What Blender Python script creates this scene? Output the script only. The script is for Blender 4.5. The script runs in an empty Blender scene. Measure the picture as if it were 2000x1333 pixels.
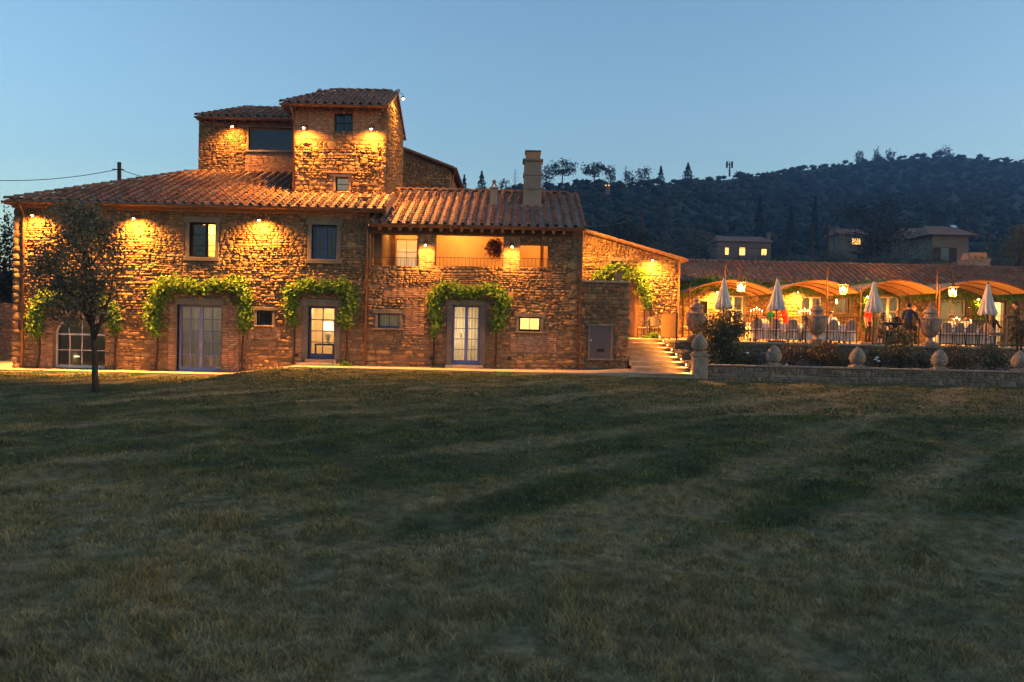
import bpy, bmesh, math, random
import numpy as np
from mathutils import Matrix, Vector, Euler, Quaternion

rnd = random.Random(7)
nr = np.random.default_rng(11)
sc = bpy.context.scene
C = sc.collection
PI = math.pi

# ------------------------------------------------------------------ camera
FPX, CX, CY = 1556.0, 1000.0, 666.5
PITCH, ROLL, CAMZ = math.radians(1.123), math.radians(1.3), 1.6
cam = bpy.data.objects.new('camera', bpy.data.cameras.new('camera'))
C.objects.link(cam)
cam.location = (0, 0, CAMZ)
RCAM = Euler((PI / 2 - PITCH, 0, 0)).to_matrix() @ Matrix.Rotation(ROLL, 3, 'Z')
cam.rotation_euler = RCAM.to_euler()
cam.data.sensor_width = 36.0
cam.data.lens = 36.0 * FPX / 2000.0
cam.data.clip_start = 0.1
cam.data.clip_end = 4000
cam.data.dof.use_dof = True
cam.data.dof.focus_distance = 28.0
cam.data.dof.aperture_fstop = 4.0
sc.camera = cam

# ------------------------------------------------------------------ sky, twilight, exposure
SUN_EL, SUN_ROT = math.radians(4.0), math.radians(100.0)
w = bpy.data.worlds.new('World'); sc.world = w; w.use_nodes = True
wn = w.node_tree.nodes
sky = wn.new('ShaderNodeTexSky'); sky.sky_type = 'NISHITA'; sky.sun_disc = False
sky.sun_elevation = SUN_EL; sky.sun_rotation = SUN_ROT
sky.ozone_density = 2.15; sky.dust_density = 1.0; sky.air_density = 1.0
w.node_tree.links.new(sky.outputs[0], wn['Background'].inputs[0])
wn['Background'].inputs[1].default_value = 0.15
sun = bpy.data.objects.new('twilight_sun', bpy.data.lights.new('twilight_sun', 'SUN'))
C.objects.link(sun)
sun.data.energy = 0.01; sun.data.angle = math.radians(25); sun.data.color = (1.0, 0.85, 0.7)
sdir = Vector((math.sin(SUN_ROT) * math.cos(SUN_EL), math.cos(SUN_ROT) * math.cos(SUN_EL), math.sin(SUN_EL)))
sun.rotation_euler = sdir.to_track_quat('Z', 'Y').to_euler()
sc.view_settings.view_transform = 'Standard'
sc.view_settings.look = 'None'
sc.view_settings.exposure = 1.82
sc.view_settings.gamma = 1.0
sc.cycles.use_denoising = True
sc.cycles.max_bounces = 6
sc.cycles.diffuse_bounces = 3
sc.cycles.transparent_max_bounces = 12
sc.cycles.sample_clamp_indirect = 4.0
sc.cycles.use_light_tree = True

# ------------------------------------------------------------------ helpers
def P(px, py, Y):
    """the point at depth Y that shows at photo pixel (px, py)"""
    d = RCAM @ Vector(((px - CX) / FPX, -(py - CY) / FPX, -1.0))
    t = Y / d.y
    return Vector((d.x * t, Y, CAMZ + d.z * t))

def RC(px0, py0, px1, py1, Y):
    """upright rectangle x0,x1,z0,z1 at depth Y"""
    mx, my = (px0 + px1) / 2, (py0 + py1) / 2
    return (P(px0, my, Y).x, P(px1, my, Y).x, P(mx, py1, Y).z, P(mx, py0, Y).z)

def raw_mesh(name, V, F):
    """V (n,3) array, F list of index tuples or (m,k) array"""
    me = bpy.data.meshes.new(name)
    V = np.asarray(V, dtype=np.float32).reshape(-1, 3)
    if isinstance(F, np.ndarray):
        m, k = F.shape
        me.vertices.add(len(V)); me.vertices.foreach_set('co', V.ravel())
        me.loops.add(m * k); me.loops.foreach_set('vertex_index', F.astype(np.int32).ravel())
        me.polygons.add(m); me.polygons.foreach_set('loop_start', np.arange(0, m * k, k, dtype=np.int32))
        me.update(calc_edges=True)
    else:
        me.from_pydata([tuple(v) for v in V.tolist()], [], F)
        me.update()
    return me

def link(name, data, parent=None, mat=None):
    o = bpy.data.objects.new(name, data)
    C.objects.link(o)
    if mat is not None and data is not None and not data.materials:
        data.materials.append(mat)
    if parent is not None:
        o.parent = parent
        if parent.parent is None and parent.data is None:      # an Empty root: keep world coordinates
            o.matrix_parent_inverse = Matrix.Translation(parent.location).inverted() if not parent.get('_local') else Matrix()
    return o

def tag(o, label=None, cat=None, group=None, kind=None):
    if label: o['label'] = label
    if cat: o['category'] = cat
    if group: o['group'] = group
    if kind: o['kind'] = kind
    return o

def thing(name, label, cat, loc=(0, 0, 0), group=None, local=False):
    o = bpy.data.objects.new(name, None); C.objects.link(o)
    o.location = loc
    o.empty_display_size = 0.2
    if local: o['_local'] = 1
    return tag(o, label, cat, group)

def copy_tree(o, loc=None, parent=None, rz=None):
    c = o.copy(); C.objects.link(c)
    if parent is not None:
        c.parent = parent; c.matrix_parent_inverse = o.matrix_parent_inverse.copy()
    for ch in list(o.children): copy_tree(ch, None, c)
    if loc is not None: c.location = loc
    if rz is not None: c.rotation_euler = (0, 0, rz)
    return c

class MB:
    """collects shapes, then links them as one mesh object"""
    def __init__(s): s.v = []; s.f = []; s.smooth = False
    def add(s, V, F):
        b = len(s.v); s.v += [tuple(v) for v in V]; s.f += [tuple(i + b for i in f) for f in F]; return s
    def box(s, x0, x1, y0, y1, z0, z1):
        V = [(x0,y0,z0),(x1,y0,z0),(x1,y1,z0),(x0,y1,z0),(x0,y0,z1),(x1,y0,z1),(x1,y1,z1),(x0,y1,z1)]
        return s.add(V, [(0,3,2,1),(4,5,6,7),(0,1,5,4),(1,2,6,5),(2,3,7,6),(3,0,4,7)])
    def bevbox(s, x0, x1, y0, y1, z0, z1, b=0.01):
        bm = bmesh.new(); bmesh.ops.create_cube(bm, size=1)
        for v in bm.verts:
            v.co = ((x0+x1)/2 + v.co.x*(x1-x0), (y0+y1)/2 + v.co.y*(y1-y0), (z0+z1)/2 + v.co.z*(z1-z0))
        bmesh.ops.bevel(bm, geom=bm.edges[:], offset=b, segments=1, affect='EDGES')
        bm.verts.index_update()
        s.add([v.co[:] for v in bm.verts], [[v.index for v in f.verts] for f in bm.faces]); bm.free(); return s
    def prism(s, poly, axis, a, b):
        """poly of 2-D points extruded along axis ('x','y','z') from a to b"""
        n = len(poly)
        def pt(p, c): return (c, p[0], p[1]) if axis == 'x' else ((p[0], c, p[1]) if axis == 'y' else (p[0], p[1], c))
        V = [pt(p, a) for p in poly] + [pt(p, b) for p in poly]
        F = [tuple(range(n)), tuple(range(2*n-1, n-1, -1))] + [(i, i+n, (i+1) % n + n, (i+1) % n) for i in range(n)]
        return s.add(V, F)
    def tube(s, pts, r, n=6, cap=True):
        pts = [Vector(p) for p in pts]; rs = r if isinstance(r, (list, tuple)) else [r] * len(pts)
        V = []; F = []; up = None
        for i, p in enumerate(pts):
            t = (pts[min(i+1, len(pts)-1)] - pts[max(i-1, 0)]).normalized()
            if up is None:
                up = Vector((0, 0, 1)) if abs(t.z) < 0.9 else Vector((1, 0, 0))
            a = t.cross(up).normalized(); b = t.cross(a).normalized(); up = a.cross(t) if a.cross(t).length > 1e-6 else up
            up = -b if up.dot(-b) > 0 else b
            for k in range(n):
                q = p + (a * math.cos(2*PI*k/n) + b * math.sin(2*PI*k/n)) * rs[i]; V.append(q[:])
        for i in range(len(pts)-1):
            for k in range(n):
                F.append((i*n+k, i*n+(k+1) % n, (i+1)*n+(k+1) % n, (i+1)*n+k))
        if cap: F += [tuple(range(n-1, -1, -1)), tuple(range((len(pts)-1)*n, len(pts)*n))]
        return s.add(V, F)
    def lathe(s, prof, n=20, c=(0, 0, 0), flute=0, amp=0.0, fl=None, twist=0.0):
        """prof: (r, z) from bottom to top; flutes between heights fl=(z0,z1)"""
        V = []; F = []
        for (r, z) in prof:
            for k in range(n):
                a = 2*PI*k/n; rr = r
                if flute and (fl is None or fl[0] <= z <= fl[1]):
                    rr = r * (1 + amp * abs(math.cos((a + twist*z) * flute / 2)) - amp/2)
                V.append((c[0] + rr*math.cos(a), c[1] + rr*math.sin(a), c[2] + z))
        m = len(prof)
        for i in range(m-1):
            for k in range(n): F.append((i*n+k, i*n+(k+1) % n, (i+1)*n+(k+1) % n, (i+1)*n+k))
        F += [tuple(range(n-1, -1, -1)), tuple(range((m-1)*n, m*n))]
        return s.add(V, F)
    def build(s, name, mat, parent=None, smooth=False):
        me = raw_mesh(name, s.v, s.f)
        if smooth: me.polygons.foreach_set('use_smooth', [True] * len(me.polygons))
        return link(name, me, parent, mat)

def part(name, mat, parent, *boxes):
    m = MB()
    for b in boxes: m.box(*b)
    return m.build(name, mat, parent)

def merge(templates, insts):
    """numpy join of many transformed templates: insts = [(template index, 4x4 matrix)]"""
    Vs, Fs, base = [], [], 0
    by = {}
    for t, M in insts: by.setdefault(t, []).append(np.array(M))
    for t, Ms in by.items():
        V, F = templates[t]
        V = np.asarray(V); F = np.asarray(F)
        A = np.stack(Ms)
        W = np.einsum('nij,vj->nvi', A[:, :3, :3], V) + A[:, None, :3, 3]
        n = len(Ms)
        Fi = F[None] + (np.arange(n) * len(V))[:, None, None] + base
        Vs.append(W.reshape(-1, 3)); Fs.append(Fi.reshape(-1, F.shape[1])); base += n * len(V)
    return np.concatenate(Vs), np.concatenate(Fs)

def scatter(name, templates, meshes, insts, mat, parent, limit=300, smooth=False):
    """the pieces that show largest become objects of their own, the rest one joined part"""
    def big(t):
        M = t[1]; return -abs(M.to_scale().x * M.to_scale().z) / max(M.translation.length, 1) ** 2
    insts = sorted(insts, key=big)
    for t, M in insts[:limit]:
        o = bpy.data.objects.new(name, meshes[t]); C.objects.link(o)
        o.parent = parent; o.matrix_basis = M
    rest = insts[limit:]
    if rest:
        V, F = merge(templates, rest)
        me = raw_mesh(name, V, F); me.materials.append(mat)
        if smooth: me.polygons.foreach_set('use_smooth', [True] * len(me.polygons))
        o = bpy.data.objects.new(name, me); C.objects.link(o); o.parent = parent
        o['kind'] = 'stuff'

# ------------------------------------------------------------------ materials
MATS = {}
class NT:
    def __init__(s, name):
        s.m = bpy.data.materials.new(name); s.m.use_nodes = True; s.t = s.m.node_tree
        s.b = s.t.nodes['Principled BSDF']; s.out = s.t.nodes['Material Output']
    def n(s, typ, **kw):
        nd = s.t.nodes.new('ShaderNode' + typ)
        for k, v in kw.items():
            if k.startswith('i_'):
                key = k[2:]; key = int(key) if key.isdigit() else key.replace('_', ' ')
                nd.inputs[key].default_value = v
            else: setattr(nd, k, v)
        return nd
    def l(s, a, b): s.t.links.new(a, b)
    def coords(s, kind='Object'):
        if kind == 'world': return s.n('NewGeometry').outputs['Position']
        return s.n('TexCoord').outputs[kind]
    def noise(s, scale, detail=4, rough=0.6, co=None):
        nd = s.n('TexNoise'); nd.inputs['Scale'].default_value = scale
        nd.inputs['Detail'].default_value = detail; nd.inputs['Roughness'].default_value = rough
        s.l(co if co is not None else s.coords('world'), nd.inputs['Vector']); return nd.outputs['Fac']
    def ramp(s, fac, stops, interp='LINEAR'):
        nd = s.n('ValToRGB'); nd.color_ramp.interpolation = interp
        e = nd.color_ramp.elements
        while len(e) < len(stops): e.new(0.5)
        for el, (p, c) in zip(e, stops): el.position = p; el.color = (c[0], c[1], c[2], 1)
        s.l(fac, nd.inputs['Fac']); return nd.outputs['Color']
    def mix(s, fac, a, b, blend='MIX'):
        nd = s.n('Mix', data_type='RGBA', blend_type=blend)
        for i, x in ((0, fac), (6, a), (7, b)):
            if isinstance(x, (int, float)): nd.inputs[i].default_value = x
            elif isinstance(x, tuple): nd.inputs[i].default_value = (*x, 1)
            else: s.l(x, nd.inputs[i])
        return nd.outputs[2]
    def math(s, op, a, b=0.0):
        nd = s.n('Math', operation=op)
        for i, x in enumerate((a, b)):
            if isinstance(x, (int, float)): nd.inputs[i].default_value = x
            else: s.l(x, nd.inputs[i])
        return nd.outputs[0]
    def bump(s, h, strength=0.5, dist=0.02):
        nd = s.n('Bump'); nd.inputs['Strength'].default_value = strength; nd.inputs['Distance'].default_value = dist
        s.l(h, nd.inputs['Height']); s.l(nd.outputs[0], s.b.inputs['Normal'])
    def rand(s):
        """one random number per piece, whether it is an object or an island of a joined part"""
        a = s.n('ObjectInfo').outputs['Random']; b = s.n('NewGeometry').outputs['Random Per Island']
        return s.math('FRACT', s.math('ADD', a, b))
    def fin(s, rough=0.8, spec=0.3, metal=0.0):
        s.b.inputs['Roughness'].default_value = rough
        s.b.inputs['Specular IOR Level'].default_value = spec
        s.b.inputs['Metallic'].default_value = metal
        MATS[s.m.name] = s.m; return s.m
    def col(s, c):
        if isinstance(c, tuple): s.b.inputs['Base Color'].default_value = (*c, 1)
        else: s.l(c, s.b.inputs['Base Color'])

def pieces(name, stops, rough=0.9, grain=30, gstr=0.5, tone=0.35, spec=0.2):
    t = NT(name); r = t.rand()
    c = t.ramp(r, stops, 'LINEAR')
    nz = t.noise(7, 5)
    c = t.mix(tone, c, t.ramp(nz, [(0.3, (0.25, 0.25, 0.25)), (0.7, (1.25, 1.2, 1.15))]), 'MULTIPLY')
    c = t.mix(0.5, c, t.ramp(t.noise(0.7, 3), [(0.35, (0.72, 0.7, 0.68)), (0.65, (1.15, 1.12, 1.05))]), 'MULTIPLY')
    t.col(c); t.bump(t.noise(grain, 6, 0.7), gstr, 0.02)
    return t.fin(rough, spec)

def plain(name, c, rough=0.7, spec=0.3, metal=0.0, var=0.25, scale=3.0, grain=None, gstr=0.3):
    t = NT(name)
    nz = t.noise(scale, 5)
    lo = tuple(x * (1 - var) for x in c); hi = tuple(min(1, x * (1 + var)) for x in c)
    t.col(t.ramp(nz, [(0.3, lo), (0.7, hi)]))
    if grain: t.bump(t.noise(grain, 5, 0.65), gstr, 0.01)
    return t.fin(rough, spec, metal)

STONE = pieces('stone', [(0.0, (0.253, 0.162, 0.0851)), (0.18, (0.155, 0.103, 0.0596)), (0.36, (0.295, 0.189, 0.098)), (0.52, (0.12, 0.0809, 0.0511)),
                         (0.66, (0.323, 0.207, 0.106)), (0.78, (0.231, 0.117, 0.0596)), (0.9, (0.19, 0.131, 0.0806)), (1.0, (0.266, 0.167, 0.0851))])
WALLSTONE = pieces('terrace_stone', [(0.0, (0.186, 0.156, 0.126)), (0.3, (0.118, 0.102, 0.09)), (0.6, (0.223, 0.186, 0.15)), (0.8, (0.161, 0.12, 0.096)), (1.0, (0.136, 0.12, 0.108))])
BRICK = pieces('brick', [(0.0, (0.36, 0.19, 0.12)), (0.35, (0.42, 0.25, 0.16)), (0.65, (0.3, 0.17, 0.11)), (1.0, (0.44, 0.31, 0.21))])
TILE = pieces('terracotta_tile', [(0.0, (0.22, 0.1, 0.066)), (0.25, (0.27, 0.14, 0.095)), (0.5, (0.14, 0.08, 0.062)), (0.75, (0.28, 0.17, 0.125)), (0.9, (0.15, 0.128, 0.115)), (1.0, (0.23, 0.112, 0.075))], 0.85, 40, 0.3, 0.5)
PAN = pieces('terracotta_pan', [(0.0, (0.31, 0.19, 0.145)), (0.5, (0.38, 0.25, 0.2)), (1.0, (0.25, 0.16, 0.13))], 0.7, 40, 0.3, 0.5, 0.4)
MORTAR = plain('mortar', (0.15, 0.105, 0.065), 0.95, 0.1, var=0.35, scale=2.2, grain=22, gstr=0.8)
SURROUND = plain('pietra_serena', (0.15, 0.125, 0.1), 0.85, 0.2, var=0.25, scale=4, grain=35, gstr=0.4)
PLASTER = plain('ochre_plaster', (0.58, 0.38, 0.18), 0.9, 0.1, var=0.12, scale=1.2, grain=15, gstr=0.15)
ROOM = plain('cream_plaster', (0.66, 0.53, 0.34), 0.9, 0.1, var=0.06, scale=1.0)
TIMBER = plain('old_timber', (0.0986, 0.0516, 0.0269), 0.8, 0.2, var=0.35, scale=6, grain=30)
SOFFIT = plain('soffit_brick', (0.32, 0.19, 0.105), 0.9, 0.1, var=0.2, scale=9, grain=25)
COPPER = plain('copper_gutter', (0.17, 0.085, 0.045), 0.45, 0.5, 0.4, var=0.25, scale=5)
BLUE = plain('lavender_blue_paint', (0.16, 0.18, 0.36), 0.55, 0.4, var=0.1, scale=8)
DEEPBLUE = plain('deep_blue_paint', (0.06, 0.075, 0.18), 0.5, 0.4, var=0.15, scale=8)
LILAC = plain('pale_lilac_paint', (0.48, 0.42, 0.44), 0.55, 0.4, var=0.1, scale=8)
DARKWOOD = plain('dark_stained_wood', (0.0259, 0.0157, 0.0112), 0.6, 0.3, var=0.3, scale=9)
OAKFRAME = plain('oak_frame', (0.3, 0.17, 0.075), 0.6, 0.3, var=0.2, scale=9)
IRON = plain('wrought_iron', (0.0156, 0.0121, 0.0107), 0.55, 0.4, 0.3, var=0.3, scale=12)
RUSTIRON = plain('rusted_iron', (0.114, 0.0471, 0.0224), 0.75, 0.25, 0.1, var=0.4, scale=10, grain=40)
GREYMETAL = plain('grey_painted_steel', (0.0828, 0.0673, 0.0762), 0.5, 0.4, 0.2, var=0.12, scale=5)
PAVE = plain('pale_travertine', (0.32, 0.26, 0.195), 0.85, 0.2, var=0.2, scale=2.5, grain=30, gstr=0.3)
RISER = plain('shaded_riser_stone', (0.27, 0.215, 0.16), 0.9, 0.15, var=0.3, scale=4, grain=30)  # darker stair stone: the shade of the risers is put into the colour
TERRACOTTA = plain('aged_terracotta', (0.3, 0.185, 0.13), 0.85, 0.2, var=0.4, scale=5, grain=28, gstr=0.4)
LIMESTONE = plain('weathered_limestone', (0.23, 0.18, 0.145), 0.9, 0.15, var=0.35, scale=6, grain=30, gstr=0.5)
CHIMNEY = plain('grey_render', (0.2, 0.165, 0.14), 0.95, 0.1, var=0.2, scale=2, grain=25, gstr=0.4)
CANVAS = plain('ecru_canvas', (0.56, 0.48, 0.44), 0.9, 0.1, var=0.12, scale=6, grain=120, gstr=0.15)
LINEN = plain('white_linen', (0.72, 0.68, 0.67), 0.9, 0.1, var=0.05, scale=4)
WICKER = plain('grey_wicker', (0.26, 0.21, 0.18), 0.8, 0.2, var=0.35, scale=25)
REED = plain('reed_matting', (0.42, 0.26, 0.12), 0.85, 0.15, var=0.3, scale=14, grain=30)
BAMBOO = plain('bamboo_screen', (0.26, 0.16, 0.085), 0.8, 0.2, var=0.3, scale=18)
SOIL = plain('dark_soil', (0.0207, 0.0135, 0.00986), 0.95, 0.1, var=0.4, scale=5, grain=20)
BARK = plain('bark', (0.0518, 0.0337, 0.0247), 0.95, 0.1, var=0.4, scale=14, grain=25, gstr=0.9)
WOODPOLE = plain('weathered_pole', (0.0622, 0.0449, 0.0381), 0.9, 0.1, var=0.3, scale=8)
HOUSEWALL = plain('far_house_render', (0.15, 0.12, 0.088), 0.95, 0.1, var=0.15, scale=0.8)
SHUTTER = plain('brown_shutter', (0.0363, 0.0157, 0.0112), 0.7, 0.2, var=0.2)
WAX = plain('candle_wax', (0.389, 0.305, 0.224), 0.6, 0.3, var=0.05)
CREAM = plain('cream_shade', (0.389, 0.296, 0.224), 0.8, 0.1, var=0.05)

def emit(name, c, s):
    t = NT(name); t.b.inputs['Base Color'].default_value = (*c, 1)
    t.b.inputs['Emission Color'].default_value = (*c, 1); t.b.inputs['Emission Strength'].default_value = s
    return t.fin(0.4)
BULB = emit('lit_bulb', (1.0, 0.66, 0.24), 30)
LENS = emit('lit_lens', (1.0, 0.62, 0.2), 5)
FLAME = emit('candle_flame', (1.0, 0.55, 0.2), 14)
FARGLOW = emit('far_window_gable_glow', (1.0, 0.5, 0.13), 0.55)
ROOMGLOW = emit('inner_room_glow', (1.0, 0.55, 0.2), 0.22)
LAMPSHADE = emit('lit_lampshade', (1.0, 0.8, 0.5), 0.75)

def glass(name, tint, gloss=0.12, rough=0.02):
    t = NT(name)
    tr = t.n('BsdfTransparent'); tr.inputs[0].default_value = (*tint, 1)
    gl = t.n('BsdfGlossy'); gl.inputs['Roughness'].default_value = rough
    fr = t.n('Fresnel'); fr.inputs['IOR'].default_value = 1.5
    mx = t.n('MixShader'); t.l(t.math('ADD', fr.outputs[0], gloss), mx.inputs[0])
    t.l(tr.outputs[0], mx.inputs[1]); t.l(gl.outputs[0], mx.inputs[2]); t.l(mx.outputs[0], t.out.inputs['Surface'])
    MATS[name] = t.m; return t.m
GLASS = glass('window_glass', (0.92, 0.92, 0.9), 0.06)
DARKGLASS = glass('dark_window_glass', (0.6, 0.66, 0.8), 0.0, 0.03)
def curtain(name, c, amount):
    t = NT(name); d = t.n('BsdfDiffuse'); tl = t.n('BsdfTranslucent')
    cl = t.ramp(t.noise(2.5, 4), [(0.3, tuple(x*0.8 for x in c)), (0.7, c)])
    t.l(cl, d.inputs[0]); t.l(cl, tl.inputs[0])
    mx = t.n('MixShader'); mx.inputs[0].default_value = amount
    t.l(d.outputs[0], mx.inputs[1]); t.l(tl.outputs[0], mx.inputs[2]); t.l(mx.outputs[0], t.out.inputs['Surface'])
    MATS[name] = t.m; return t.m
SHEER = curtain('sheer_curtain', (0.82, 0.8, 0.75), 0.45)

def leafmat(name, stops, transl=0.35, rough=0.55, patch=None):
    t = NT(name); c = t.ramp(t.n('NewGeometry').outputs['Random Per Island'], stops)
    if patch: c = t.mix(patch, c, t.ramp(t.noise(1.2, 3), [(0.35, (0.55, 0.55, 0.55)), (0.65, (1.3, 1.25, 1.2))]), 'MULTIPLY')
    t.col(c); t.b.inputs['Roughness'].default_value = rough; t.b.inputs['Specular IOR Level'].default_value = 0.25
    if transl:
        tl = t.n('BsdfTranslucent'); t.l(c, tl.inputs[0])
        mx = t.n('MixShader'); mx.inputs[0].default_value = transl
        t.l(t.b.outputs[0], mx.inputs[1]); t.l(tl.outputs[0], mx.inputs[2]); t.l(mx.outputs[0], t.out.inputs['Surface'])
    MATS[name] = t.m; return t.m
VINE = leafmat('vine_leaf', [(0, (0.1, 0.2, 0.015)), (0.4, (0.17, 0.3, 0.02)), (0.7, (0.05, 0.11, 0.012)), (0.88, (0.21, 0.33, 0.03)), (1, (0.18, 0.14, 0.03))])
HOLM = leafmat('holm_oak_leaf', [(0, (0.06, 0.062, 0.035)), (0.6, (0.11, 0.105, 0.065)), (1, (0.17, 0.15, 0.1))], 0.2)
SHRUB = leafmat('shrub_leaf', [(0, (0.03, 0.045, 0.02)), (0.6, (0.06, 0.075, 0.035)), (1, (0.09, 0.085, 0.05))], 0.2)
BROWNSHRUB = leafmat('brownish_leaf', [(0, (0.08, 0.06, 0.03)), (0.6, (0.13, 0.09, 0.045)), (1, (0.09, 0.08, 0.03))], 0.2)
REDLEAF = leafmat('dried_red_leaf', [(0, (0.25, 0.06, 0.03)), (0.6, (0.35, 0.11, 0.05)), (1, (0.18, 0.06, 0.04))], 0.2)
FARLEAF = leafmat('olive_grove_leaf', [(0, (0.035, 0.055, 0.055)), (0.5, (0.06, 0.085, 0.085)), (0.8, (0.085, 0.105, 0.11)), (1, (0.045, 0.06, 0.055))], 0.15, 0.8, 0.7)
PINELEAF = leafmat('dark_conifer_leaf', [(0, (0.006, 0.01, 0.01)), (1, (0.02, 0.03, 0.027))], 0.1, 0.8)
WHITEFLOWER = plain('white_petal', (0.7, 0.68, 0.65), 0.8)

# lawn: tufts of green with straw-dry patches; mower-stripe brightness is put into the colour
def grassmat(name, blade):
    t = NT(name); co = t.coords('world')
    big = t.noise(0.35, 4, 0.6, co); mid = t.noise(1.6, 4, 0.6, co)
    sx = t.n('SeparateXYZ'); t.l(co, sx.inputs[0])
    al = t.math('ADD', t.math('MULTIPLY', sx.outputs[0], 0.66), t.math('MULTIPLY', sx.outputs[1], 0.75)); pe = t.math('SUBTRACT', t.math('MULTIPLY', sx.outputs[0], 0.75), t.math('MULTIPLY', sx.outputs[1], 0.66))
    cb = t.n('CombineXYZ'); t.l(t.math('MULTIPLY', al, 0.09), cb.inputs[0]); t.l(pe, cb.inputs[1])
    stripe = t.noise(1.1, 2, 0.45, cb.outputs[0])
    near = t.math('MULTIPLY', t.math('SUBTRACT', 9.0, t.math('MINIMUM', sx.outputs[1], 9.0)), 0.072)  # extra straw colour towards the camera, put in to brighten the foreground
    g = t.ramp(mid, [(0.32, (0.02, 0.034, 0.011)), (0.5, (0.052, 0.076, 0.021)), (0.68, (0.125, 0.138, 0.042))])
    dry = t.ramp(t.noise(4.5, 4, 0.6, co), [(0.35, (0.28, 0.21, 0.095)), (0.65, (0.47, 0.375, 0.21))])
    f = t.math('ADD', t.math('ADD', t.math('MULTIPLY', big, 0.5), t.math('MULTIPLY', stripe, 0.85)), near)
    f = t.ramp(f, [(0.68, (0.02, 0.02, 0.02)), (0.84, (0.7, 0.7, 0.7))])
    c = t.mix(f, g, dry)
    c = t.mix(0.45, c, t.ramp(t.noise(9, 3, 0.6, co), [(0.35, (0.25, 0.27, 0.27)), (0.68, (1.6, 1.5, 1.4))]), 'MULTIPLY')
    if blade:
        r = t.n('NewGeometry').outputs['Random Per Island']
        c = t.mix(0.36, c, t.ramp(r, [(0, (0.02, 0.03, 0.008)), (0.3, (0.075, 0.088, 0.024)), (0.6, (0.12, 0.125, 0.035)), (0.82, (0.05, 0.065, 0.018)), (0.89, (0.3, 0.23, 0.1)), (1, (0.48, 0.38, 0.22))]))
    else:
        c = t.mix(0.4, c, (0.045, 0.038, 0.018))
    t.col(c)
    if not blade: t.bump(t.noise(25, 5, 0.7, co), 0.8, 0.05)
    return t.fin(0.8, 0.15)
LAWN = grassmat('lawn_soil_grass', False)
BLADE = grassmat('grass_blade', True)

# ------------------------------------------------------------------ piece templates
def stone_template(sd, n=4, rough=0.2):
    r = random.Random(sd); V = []; F = []
    for j in range(n):
        for i in range(n):
            a, b = i/(n-1)*2-1, j/(n-1)*2-1
            edge = i in (0, n-1) or j in (0, n-1); corner = i in (0, n-1) and j in (0, n-1)
            s = 0.84 if corner else 1.0
            x = a*0.5*s + r.uniform(-0.06, 0.06); z = b*0.5*s + r.uniform(-0.07, 0.07)
            y = -0.5 + r.uniform(-0.12, 0.12) if edge else -1.0 + r.uniform(-rough, rough)
            V.append((x, y, z))
    rim = [i for i in range(n)] + [(j+1)*n-1 for j in range(1, n)] + [n*n-1-i for i in range(1, n)] + [n*(n-1-j) for j in range(1, n-1)]
    b = len(V)
    for i in rim: V.append((V[i][0]*1.03, 0.4, V[i][2]*1.03))
    for j in range(n-1):
        for i in range(n-1): F.append((j*n+i, j*n+i+1, (j+1)*n+i+1, (j+1)*n+i))
    m = len(rim)
    for k in range(m): F.append((rim[k], b+k, b+(k+1) % m, rim[(k+1) % m]))
    return V, F
STONE_T = [stone_template(100+i) for i in range(16)]
def mesh_set(T, name, mat, smooth=False):
    out = []
    for V, F in T:
        me = raw_mesh(name, V, [tuple(f) for f in F]); me.materials.append(mat)
        if smooth: me.polygons.foreach_set('use_smooth', [True]*len(me.polygons))
        out.append(me)
    return out
STONE_M = mesh_set(STONE_T, 'stone', STONE)
TSTONE_M = mesh_set(STONE_T, 'stone', WALLSTONE)
def brick_template(sd):
    V, F = stone_template(sd, 3, 0.1); return [(x*1.0, -0.8 if y < -0.3 else y, z) for x, y, z in V], F
BRICK_T = [brick_template(200+i) for i in range(6)]
BRICK_M = mesh_set(BRICK_T, 'brick', BRICK)

def cover_template(r0=0.105, r1=0.085, L=0.42, n=7, th=0.018):
    V = []; F = []
    for (r, y, lift) in ((r0, 0, 0.035), (r1, L, 0.0), (r0-th, 0, 0.035)):
        for k in range(n):
            a = PI*k/(n-1); V.append((-r*math.cos(a), y, lift + r*math.sin(a)))
    for k in range(n-1):
        F.append((k, k+1, n+k+1, n+k)); F.append((k+1, k, 2*n+k, 2*n+k+1))
    return V, F
COVER_T = [cover_template(0.088, 0.07), cover_template(0.084, 0.07), cover_template(0.091, 0.073)]
COVER_M = mesh_set(COVER_T, 'roof_tile', TILE)
def pan_template(w=0.27, L=0.4):
    h = w/2
    V = [(-h, 0, 0.02), (h, 0, 0.02), (h, L, -0.004), (-h, L, -0.004), (-h, 0, 0.045), (h, 0, 0.045), (h, L, 0.02), (-h, L, 0.02)]
    return V, [(0,3,2,1),(4,5,6,7),(0,1,5,4),(1,2,6,5),(2,3,7,6),(3,0,4,7)]
PAN_T = [pan_template()]
PAN_M = mesh_set(PAN_T, 'pan_tile', PAN)

def frame(o, u, n):
    """local x along u, local z up, local -y along the outward normal n"""
    u = Vector(u).normalized(); n = Vector(n).normalized(); up = Vector((0, 0, 1))
    M = Matrix((( u.x, -n.x, up.x, o[0]), (u.y, -n.y, up.y, o[1]), (u.z, -n.z, up.z, o[2]), (0, 0, 0, 1)))
    return M

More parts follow.
